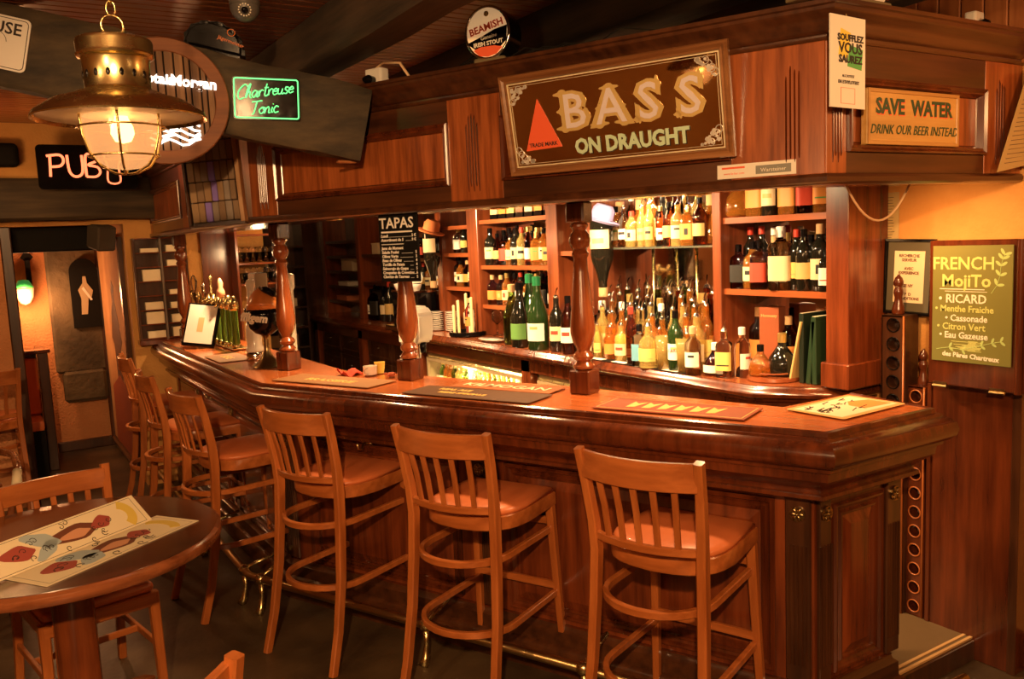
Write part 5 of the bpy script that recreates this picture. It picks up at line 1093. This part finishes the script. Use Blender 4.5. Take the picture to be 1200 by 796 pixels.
def magnum(x, y, z, hat, label, hlabel, hn):
    t = bottle((x, y, z), 'champagne', 'black', 'cream', 'cork', label, None, .44, -PI/2+PI+.5, True, 'inverted_bottle')
    t2 = thing('party_hat', hlabel, 'hat', (x, y, z+.0))
    ob('brim', lathe(BM(), [(.10, -.012), (.112, .0), (.10, .004), (.062, .006)], 24), hat, t2, 'auto'); ob('crown', lathe(BM(), [(.066, .0), (.062, .06), (.045, .085), (0, .09)], 24), hat, t2, 'auto'); t2.rotation_euler = (.25, .2, 0)
magnum(2.98, 3.80, 1.83, flat('lilac_felt', (.30, .26, .50), .8), 'huge inverted spirit bottle with white label beside the nearest turned column', 'lilac hat sitting on the inverted bottle beside the nearest column', 1)
magnum(2.95, 5.86, 1.83, flat('orange_felt', (.72, .22, .07), .8), 'huge inverted dark bottle beside the chalk menu', 'orange hat sitting on the inverted bottle beside the chalk menu', 2)
# cups, candles, dish
for j, (y, x) in enumerate(((5.93, 3.0), (5.80, 3.06))):
    for i in range(10):
        o = ob('saucer', lathe(BM(), [(.028, 0), (.052, .010), (.054, .013), (.027, .005), (0, .005)], 20), CERAMIC, None, True); o.location = (x, y, 1.056+i*.0155); tag(o, '%s white saucer from the bottom of the %s stack' % (ORD[i], ('farther', 'nearer')[j]), 'saucer', 'stacked saucers on the back counter')
t = thing('candle_tray', 'black round tray with tall cream candle sticks on the back counter', 'tray', (2.99, 5.42, 1.056)); ob('tray', lathe(BM(), [(.13, 0), (.14, .006), (.14, .034), (.13, .036), (.125, .02), (0, .02)], 32), BLACK, t, 'auto')
for i, (dx, dy, h) in enumerate(((-.08, .06, .20), (-.09, -.03, .24), (-.02, -.10, .26), (.02, .05, .28))):
    o = ob('candle', lathe(BM(), [(.011, 0), (.011, h), (.003, h+.006), (0, h+.006)], 12), flat('candle_wax', (.90, .66, .34), .5), None, 'auto'); o.location = (2.99+dx, 5.42+dy, 1.078); tag(o, ('short cream candle at the far side of the black tray', 'middle cream candle at the front of the black tray', 'tall cream candle at the near side of the black tray', 'tallest cream candle at the back of the black tray')[i], 'candle', 'candles on the black tray')
bottle((3.01, 5.42, 1.077), 'wine', 'clear', 'orange', 'cork', 'clear spirit bottle standing among the candles on the tray', None, .25, -PI/2)
t = thing('white_dish', 'long white ceramic dish at the edge of the back counter', 'dish', (2.91, 4.95, 1.056), PI/2); bm = lathe(BM(), [(.05, 0), (.085, .018), (.088, .020), (.05, .006), (0, .006)], 28); bmesh.ops.scale(bm, vec=(1.6, .8, 1), verts=bm.verts); ob('dish', bm, CERAMIC, t, True)
# ------------------------------------------------------------------ fridges under the back counter
FRM = flat('fridge_trim', (.42, .30, .16), .4); FIN = flat('fridge_lining', (.85, .72, .45), .5)
def fridge(y0, y1, label):
    t = thing('glass_door_fridge', label, 'fridge', (2.92, y1, .09), RW); w_ = y1-y0; h = .81
    bm = BM(); box(bm, 0, .02, 0, .36, 0, h); box(bm, w_-.02, w_, 0, .36, 0, h); box(bm, 0, w_, 0, .36, 0, .04); box(bm, 0, w_, 0, .36, h-.03, h); ob('case', bm, FRM, t); ob('lining', box(BM(), .02, w_-.02, .335, .355, .04, h-.045), FIN, t)
    for z in (.28, .52): ob('wire_shelf', box(BM(), .02, w_-.02, .04, .33, z, z+.008), CHROME, t)
    n = 2 if w_ > .8 else 1
    for k in range(n):
        a, b = .02+(w_-.04)*k/n, .02+(w_-.04)*(k+1)/n; dr = ob('door', nest(BM(), a, b, .04, h-.045, [(0, .0), (0, -.018), (.022, -.018), (.022, 0)], cap=False), FRM, t)
        ob('handle', box(BM(), b-.04, b-.026, -.034, -.018, .25, .55, .003), CHROME, dr)
    for r_, z in enumerate((.048, .288, .528)):
        m_ = int(w_/.065)
        for i in range(m_):
            k_, g, lb, cp_ = GOLDP_[(i*5+r_*3) % 9] if (i+r_) % 3 else ('wine', 'green', 'white', 'gold')
            if r_ == 2: bottle((3.0, y1-.04-i*.065, .09+z), k_, g, lb, cp_, '%s bottle, %s label, %s from the far side, top shelf of %s' % (g, lb, ORD[i], label.split(',')[0]), 'bottles in the '+label.split(',')[0], .20, -PI/2+.3)
    light('fridge_light', 'AREA', (3.06, (y0+y1)/2, .845), 45, (1, .74, .36), w_*.85, (3.06, (y0+y1)/2, 0), sy=.2)
fridge(4.56, 5.98, 'far lit fridge, glass doored and full of pale bottles'); fridge(3.05, 4.42, 'near lit fridge, glass doored, seen under the counter edge')
# dark cabinets at the far end
for i, (y0, y1) in enumerate(((6.14, 7.18), (7.32, 8.38))):
    t = thing('drawer_cabinet', ('dark drawer cabinet under the far counter beside the white dispenser', 'darkest drawer cabinet in the far corner of the bar')[i], 'cabinet', (2.92, y1, 0), RW); w_ = y1-y0
    ob('body', box(BM(), 0, w_, 0, .36, 0, .985), W_DARK, t)
    for k in range(2):
        a, b = .03+k*w_/2, (k+1)*w_/2-.01
        dr = ob('drawer', nest(BM(), a, b, .74, .95, [(0, 0), (0, -.014), (.02, -.014), (.03, -.008)]), W_DARK, t); ob('handle', tube(BM(), [((a+b)/2-.03, -.014, .85), ((a+b)/2-.02, -.03, .845), ((a+b)/2+.02, -.03, .845), ((a+b)/2+.03, -.014, .85)], .005, 6), CHROME, dr, True)
        dr = ob('door', nest(BM(), a, b, .08, .71, [(0, 0), (0, -.014), (.03, -.014), (.05, -.006)]), W_DARK, t); ob('handle', tube(BM(), [((a+b)/2-.03, -.014, .62), ((a+b)/2-.02, -.03, .615), ((a+b)/2+.02, -.03, .615), ((a+b)/2+.03, -.014, .62)], .005, 6), CHROME, dr, True)
random.seed(5)
row(6.75, 7.5, 3.08, 1.056, 5, DARKP, 'far dark counter', 'front row', .28, .36); row(6.0, 6.6, 3.14, 1.36, 5, DARKP, 'dark middle shelf', 'front row', .2, .24)
row(6.0, 6.6, 3.14, 1.62, 5, MIDP, 'dark upper shelf', 'front row', .15, .18)
FB = [(3.10, 6.9, 1.66, .20, .12, .13, 'tan', 'wide tan carton on the far upper shelf'), (3.10, 7.25, 1.66, .14, .12, .10, 'pale', 'pale carton beside the tan carton on the far upper shelf'), (3.10, 7.9, 1.50, .30, .15, .14, 'pale', 'pale paper box in the far corner shelves'), (3.08, 8.0, 1.35, .26, .16, .04, 'white', 'flat stack of white paper in the far corner shelves'), (3.08, 8.05, 1.20, .28, .16, .05, 'red', 'flat reddish box under the white paper stack'), (3.04, 6.35, 1.056, .16, .12, .26, 'brown', 'dark brown bottle carton with orange disc by the far counter'), (3.05, 7.1, 1.056, .22, .16, .28, 'black', 'black coffee machine housing on the far counter'), (3.04, 6.62, 1.056, .10, .10, .08, 'white', 'small white tin on the far counter')]
for x, y, z, wy, wx, h, c_, lab_ in FB:
    m_ = {'tan': flat('carton_tan', (.38, .22, .10), .7), 'pale': flat('carton_pale', (.60, .48, .32), .7), 'white': PAPER, 'red': flat('carton_red', (.40, .12, .05), .6), 'brown': flat('carton_brown', (.14, .045, .02), .5), 'black': BLACK}[c_]
    t = thing('carton' if c_ not in ('black',) else 'coffee_machine', lab_, 'box' if c_ != 'black' else 'machine', (x, y, z)); ob('body', box(BM(), 0, wx, 0, wy, 0, h, .004), m_, t)
    if c_ == 'brown': ob('disc', (lambda b: (lathe(b, [(.03, 0), (.03, .002), (0, .002)], 16, M=Matrix.Translation((0, wy/2, h*.6)) @ Matrix.Rotation(-PI/2, 4, 'Y')), b)[1])(BM()), SIGNRED, t)
    else: ob('lid', box(BM(), -.003, wx+.003, -.003, wy+.003, h-.012, h+.002, .002), m_, t)
# espresso corner: dark machine with cups on top, behind the white dispenser
t = thing('espresso_machine', 'dark espresso machine with a row of cups on top behind the white dispenser', 'machine', (2.855, 6.02, 1.056), 0)
ob('body', box(BM(), 0, .19, 0, .42, .02, .30, .015, seg=2), BLACK, t, 'auto'); ob('top_tray', box(BM(), -.005, .195, .0, .42, .30, .315), CHROME, t); ob('group_head', lathe(BM(), [(.03, .15), (.035, .17), (.03, .20)], 14, c=(-.03, .2, 0)), CHROME, t, True); ob('drip_tray', box(BM(), -.10, .0, .05, .37, 0, .04, .006), CHROME, t)
for i in range(3):
    o = ob('coffee_cup', lathe(BM(), [(.022, 0), (.036, .03), (.040, .05), (.037, .05), (.020, .004), (0, .004)], 18), CERAMIC, None, True); o.location = (2.90, (6.06, 6.14, 6.40)[i], 1.372); tag(o, '%s white coffee cup from the near end on top of the espresso machine' % ORD[i], 'cup', 'cups on the espresso machine')
o = thing('lit_globe', 'cream glowing lamp shade behind the inverted bottle by the chalk menu', 'lamp', (2.945, 6.27, 1.372)); ob('shade', lathe(BM(), [(.04, .05), (.095, .055), (.105, .10), (.085, .17), (.045, .20), (0, .205)], 28), flat('cream_shade', (.95, .75, .42), .5, emit=(1, .62, .28), es=.8), o, True); ob('foot', lathe(BM(), [(.06, 0), (.02, .01), (.02, .05)], 16), BRASS, o, True)
# white dispenser standing in the aisle behind the counter
t = thing('white_dispenser', 'white plastic drink dispenser head on a slim column behind the counter', 'dispenser', mat=frame_on(2.00, 4.22, 0, RZK))
bm = xzpoly(BM(), [(-.075, 1.20), (.055, 1.20), (.075, 1.26), (.075, 1.36), (.04, 1.40), (-.05, 1.405), (-.075, 1.38)], -.07, .07); bmesh.ops.bevel(bm, geom=list(bm.edges), offset=.012, segments=2, affect='EDGES'); ob('head', bm, WHITE, t, 'auto'); ob('column', box(BM(), -.05, .0, -.03, .04, .0, 1.20, .008), WHITE, t); ob('pipe', tube(BM(), [(.018, -.01, 1.20), (.018, -.01, .9)], .006, 8), CHROME, t); ob('nozzle', lathe(BM(), [(.016, 1.15), (.02, 1.205)], 12, c=(.045, 0, 0)), BLACK, t, True)
# ------------------------------------------------------------------ things on the bar counter
def towel(pts, label, mat, lines, ribbed=True, th=.004, cat='bar mat', z0=1.1045):
    """pts: near-left corner, near-right corner, far-left corner (world xy)"""
    a, b, c_ = [Vector((p[0], p[1], z0)) for p in pts]; x = (b-a); yv = (c_-a); W_ = x.length; x.normalize(); yv = yv-x*yv.dot(x); D_ = yv.length; yv.normalize()
    M_ = Matrix.Translation(a) @ Matrix((x, -Vector((0, 0, 1)), yv)).transposed().to_4x4()   # local x across, z away, y down
    t = thing('bar_mat', label, cat, mat=M_)
    ob('mat', box(BM(), 0, W_, -th, 0, 0, D_, .0015), mat, t)
    for s_, x_, z_, k_, m_ in lines: txt(s_, k_, m_, t, x_*W_, z_*D_, -th-.0008, off=.001)
    return t, W_, D_, th
GOLDF = flat('mat_gold', (.80, .50, .14), .55); DM = flat('mat_brown', (.10, .045, .02), .7); RM = flat('mat_rust', (.36, .12, .04), .7)
def L2(s_, off, z=0):  # point on the bar: distance along the main run from the near corner (to the far side negative), distance in from the lip
    dd = (Vector(C1)-Vector(C2)).normalized(); nn = Vector((dd.y, -dd.x)); p = Vector(C2)+dd*s_+nn*off; return (p.x, p.y)
t, W_, D_, th = towel((L2(.86, .05), L2(.28, .05), L2(.86, .26)), 'long reddish bar mat with a row of gold tulip shapes near the counter end', flat('mat_red', (.30, .075, .03), .7), [])
bm = BM()
for i in range(6): xzpoly(bm, [(W_*.2+i*.062, .05), (W_*.2+i*.062+.03, .06), (W_*.2+i*.062+.045, .15), (W_*.2+i*.062+.02, .12), (W_*.2+i*.062-.005, .15)], -th-.0012, -th)
ob('gold_print', bm, GOLDF, t); ob('gold_border', nest(BM(), .012, W_-.012, .012, D_-.012, [(0, -th), (0, -th-.001), (.003, -th-.001)], cap=False), GOLDF, t)
towel((L2(1.78, .03), L2(1.13, .03), L2(1.78, .22)), 'dark serrated bar mat with gold lettering, in front of the reddish beer towel', DM, [('BIERE SPECIALE', .42, .30, .036, GOLDF), ('REAL ALE', .30, .62, .04, GOLDF)])
towel((L2(1.68, .235), L2(1.16, .235), L2(1.68, .385)), 'rust beer towel lettered KILMOGAN lying behind the dark bar mat', RM, [('KILMOGAN', .5, .28, .085, CREAM)])
towel((L2(2.66, .07), L2(2.02, .07), L2(2.66, .27)), 'gold and brown striped bar mat at the bend of the counter', flat('mat_tan', (.30, .14, .05), .7), [('BRASSERIE', .5, .30, .07, GOLDF)])
towel(((1.13, 5.45), (1.13, 5.05), (1.33, 5.45)), 'bar mat with gold print before the row of green beer taps', flat('mat_tan', (.30, .14, .05), .7), [('BIERE', .5, .35, .07, GOLDF)])
# menu sheet on the counter end
t = thing('menu_sheet', 'orange and cream printed placemat lying across the end of the counter', 'menu', mat=Matrix.Translation((2.372, 1.765, 1.106)) @ Matrix((Vector((.9995, .03, 0)), Vector((0, 0, -1)), Vector((-.03, .9995, 0)))).transposed().to_4x4())
ob('sheet', xzpoly(BM(), rrect(0, .36, 0, .235, .012), -.0012, .0005), flat('placemat_orange', (.72, .38, .14), .6), t); ob('inner_field', box(BM(), .02, .34, -.0018, -.0012, .02, .215), CREAM, t)
bm = BM(); rnd = random.Random(12)
for k in range(22):
    x, z = rnd.uniform(.04, .27), rnd.uniform(.05, .19); bm = BM(); ob('scribble', tube(bm, [(x, -.0022, z), (x+rnd.uniform(-.03, .04), -.0022, z+.01), (x+rnd.uniform(.0, .05), -.0022, z+.02)], .0018, 5), INK, t)
ob('orange_blot', xzpoly(BM(), [(.19, .05), (.33, .04), (.33, .13), (.25, .16), (.20, .12)], -.0026, -.0018), flat('print_orange', (.75, .30, .08), .6), t)
# menu stand at the far end
t = thing('menu_stand', 'black table stand holding a tilted white card at the far counter end', 'menu stand', mat=pf((1.105, 6.02, 1.134), (.80, -.55, -.12), (.22, .30, 1)))
ob('holder', box(BM(), 0, .22, 0, .03, 0, .30, .004), BLACK, t); ob('card', box(BM(), .015, .205, -.003, .0, .02, .288), WHITE, t); ob('print', box(BM(), .09, .13, -.004, -.003, .10, .20), flat('faint_print', (.7, .45, .25), .6), t)
# beer tower row
t = thing('beer_tap_bar', 'brass tap bar with six glowing green glass columns on the counter', 'beer taps', (1.385, 6.02, 1.105), 0)
GT = flat('green_tap_glass', (.25, .45, .08), .1, trans=.75)
ob('base_plate', box(BM(), -.04, .06, -.42, .46, 0, .012, .003), BRASS, t); ob('top_bar', tube(BM(), [(0, -.40, .30), (0, .46, .30)], .016, 10), BRASS, t, True)
for i in range(6):
    y = -.36+i*.14; c_ = ob('glass_column', lathe(BM(), [(.024, .012), (.024, .26), (0, .26)], 14, c=(0, y, 0)), GT, t, 'auto'); ob('collar', lathe(BM(), [(.027, .01), (.034, .018), (.028, .032), (.025, .034)], 14, c=(0, y, 0)), BRASS, c_, True); ob('collar', lathe(BM(), [(.025, .255), (.034, .27), (.03, .31), (.016, .33), (.012, .35), (0, .352)], 14, c=(0, y, 0)), BRASS, c_, True)
    ob('tap', tube(BM(), [(0, y, .30), (-.04, y, .30), (-.055, y, .27)], .008, 8), BRASS, t, True)
for (y, m_, k, h) in ((.20, G_AMBER, 0, .46), (.44, CHROME, 1, .40), (-.08, CERAMIC, 2, .42)):
    hd = ob('tap_handle', lathe(BM(), [(.012, .33), (.014, .36), (.010, .37), (.012, h-.02), (.016, h), (.006, h+.02), (0, h+.03)] if k != 2 else [(.014, .33), (.03, .35), (.026, .38), (.016, .40), (.02, .43), (.008, .46), (0, .465)], 14, c=(-.01, y, 0)), (BRASS, CHROME, flat('painted_handle', (.70, .32, .18), .4))[k], t, True)
# draught post with tap lever
t = thing('curved_beer_tap', 'curved brass beer tap with crystal knob beside the menu stand', 'beer tap', (1.36, 6.62, 1.105)); ob('column', lathe(BM(), [(.05, 0), (.05, .01), (.022, .02), (.020, .28), (.03, .30), (.03, .33), (.018, .35), (0, .352)], 18), BRASSD, t, 'auto'); ob('spout', tube(BM(), [(0, 0, .32), (-.04, -.06, .36), (-.07, -.10, .34), (-.075, -.11, .28)], .014, 10), BRASS, t, True); ob('knob', lathe(BM(), [(.006, .35), (.02, .39), (.026, .43), (.012, .47), (0, .48)], 10, c=(-.02, -.02, 0)), G_CLEAR, t, True)
# white porcelain tap
t = thing('porcelain_tap', 'white porcelain draught tap column with dark band beside the black beer glass', 'beer tap', (1.34, 5.05, 1.105)); ob('foot', lathe(BM(), [(.052, 0), (.054, .006), (.054, .035), (.048, .045)], 24), CHROME, t, 'auto')
ob('column', lathe(BM(), [(.048, .045), (.055, .055), (.050, .07), (.044, .085), (.046, .15), (.044, .20), (.036, .225), (.036, .235)], 24), CERAMIC, t, True); ob('dark_band', lathe(BM(), [(.045, .235), (.046, .24), (.046, .30), (.045, .305)], 24), BLACK, t, 'auto'); ob('neck', lathe(BM(), [(.040, .305), (.032, .32), (.024, .34), (.022, .42), (.03, .44), (.02, .47), (0, .472)], 20), CERAMIC, t, True)
txt('Duvel', .020, CREAM, t, 0, .258, -.0475)
t = thing('tall_white_tap', 'tall white tap column behind the black beer glass', 'beer tap', (1.50, 4.86, 1.105)); ob('column', lathe(BM(), [(.035, 0), (.035, .40), (.045, .42), (.045, .49), (.03, .50), (0, .502)], 20), CERAMIC, t, 'auto'); ob('handle', tube(BM(), [(0, 0, .50), (.0, 0, .55)], .008, 8), BLACK, t)
t = thing('tap_badge', 'small blue and white badge on a slim tap beside the porcelain tap', 'beer tap', mat=frame_on(1.44, 5.36, 1.105, RZK)); ob('stem', tube(BM(), [(0, .01, 0), (0, .01, .33)], .012, 8), CHROME, t, True); ob('badge', xzpoly(BM(), rrect(-.028, .028, .32, .50, .012), -.008, .008), WHITE, t); ob('blue_print', xzpoly(BM(), rrect(-.022, .022, .38, .46, .008), -.0095, -.008), flat('badge_blue', (.10, .16, .60), .4), t); ob('back_slab', xzpoly(BM(), rrect(.03, .13, .26, .50, .01), -.006, .006), flat('slab_grey', (.34, .28, .20), .5), t)
# oversized display glass
t = thing('display_beer_glass', 'big black and orange goblet-shaped display tap with white script lettering', 'display glass', mat=frame_on(1.312, 4.70, 1.105, RZM+.35))
ob('foot', lathe(BM(), [(.085, 0), (.080, .008), (.055, .025), (.032, .055), (.018, .085), (.013, .11), (.016, .12), (.013, .13), (.016, .14), (.013, .15), (.018, .165), (.030, .175)], 28), BRASSD, t, 'auto')
ob('bowl', lathe(BM(), [(.02, .172), (.055, .185), (.085, .215), (.098, .255), (.098, .29), (.094, .32)], 32), BLACK, t, True)
ob('flame_top', lathe(BM(), [(.094, .32), (.086, .355), (.070, .39), (.045, .42), (.02, .437), (0, .44)], 32), flat('goblet_orange', (.78, .25, .06), .3, coat=.6), t, True)
ob('wave', tube(BM(), [(.0, -.02, .435), (.05, -.05, .425), (.085, -.04, .40), (.10, -.02, .385)], [.012, .02, .016, .006], 8), BLACK, t, True)
txt('ffligem', .062, CERAMIC, t, -.008, .258, -.103, off=.003, shear=.2, rot=.1)
ob('handle', tube(BM(), [(.09, .0, .33), (.13, .02, .30), (.135, .02, .22), (.10, .01, .19)], .010, 8), BLACK, t, True)
ob('green_leaf', xzpoly(BM(), [(.075, .06), (.10, .085), (.13, .07), (.145, .01), (.12, .005), (.09, .03)], -.004, .004), flat('leaf_green', (.05, .30, .03), .5), t)
# little pots behind the counter edge
t = thing('condiment_pot', 'small white pot with printed round logo on the counter by the middle column', 'pot', (1.60, 3.93, 1.105)); ob('pot', lathe(BM(), [(.028, 0), (.034, .004), (.036, .045), (.033, .045), (.030, .006), (0, .006)], 22), CERAMIC, t, 'auto'); ob('logo', (lambda b: (tube(b, [(.016*cos(2*PI*i/16)-.026, -.026+.0*i, .024+.014*sin(2*PI*i/16)) for i in range(16)], .0015, 5, True), b)[1])(BM()), flat('logo_grey', (.35, .3, .25), .5), t)
t = thing('yellow_cup', 'small yellow cup behind the printed white pot', 'cup', (1.66, 3.95, 1.105)); ob('cup', lathe(BM(), [(.020, 0), (.028, .055), (.026, .055), (.018, .004), (0, .004)], 20), flat('yellow_cup', (.75, .52, .10), .4), t, 'auto')
t = thing('red_napkin', 'crumpled red napkin beside the printed white pot', 'napkin', (1.53, 4.03, 1.105)); bm = BM(); rnd = random.Random(1)
bmesh.ops.create_grid(bm, x_segments=8, y_segments=8, size=.05)
for v in bm.verts: v.co.z = .012+.012*sin(v.co.x*90)+.010*cos(v.co.y*70+v.co.x*40); 
bmesh.ops.solidify(bm, geom=list(bm.faces), thickness=.003); ob('cloth', bm, flat('red_cloth', (.60, .07, .04), .8), t, True)
bm = BM(); rnd = random.Random(14)
for k in range(26): bmesh.ops.create_uvsphere(bm, u_segments=6, v_segments=4, radius=.007, matrix=Matrix.Translation((1.665+rnd.uniform(-.035, .035), 3.80+rnd.uniform(-.03, .03), 1.110+rnd.random()*.012)) @ Matrix.Rotation(rnd.random()*3, 4, 'X') @ Matrix.Diagonal((1.6, .7, .7, 1)))
o = tag(ob('chilli_heap', bm, flat('nut_red', (.50, .12, .05), .5), None, True), 'little heap of red and brown snacks beside the middle column', 'snacks'); o['kind'] = 'stuff'
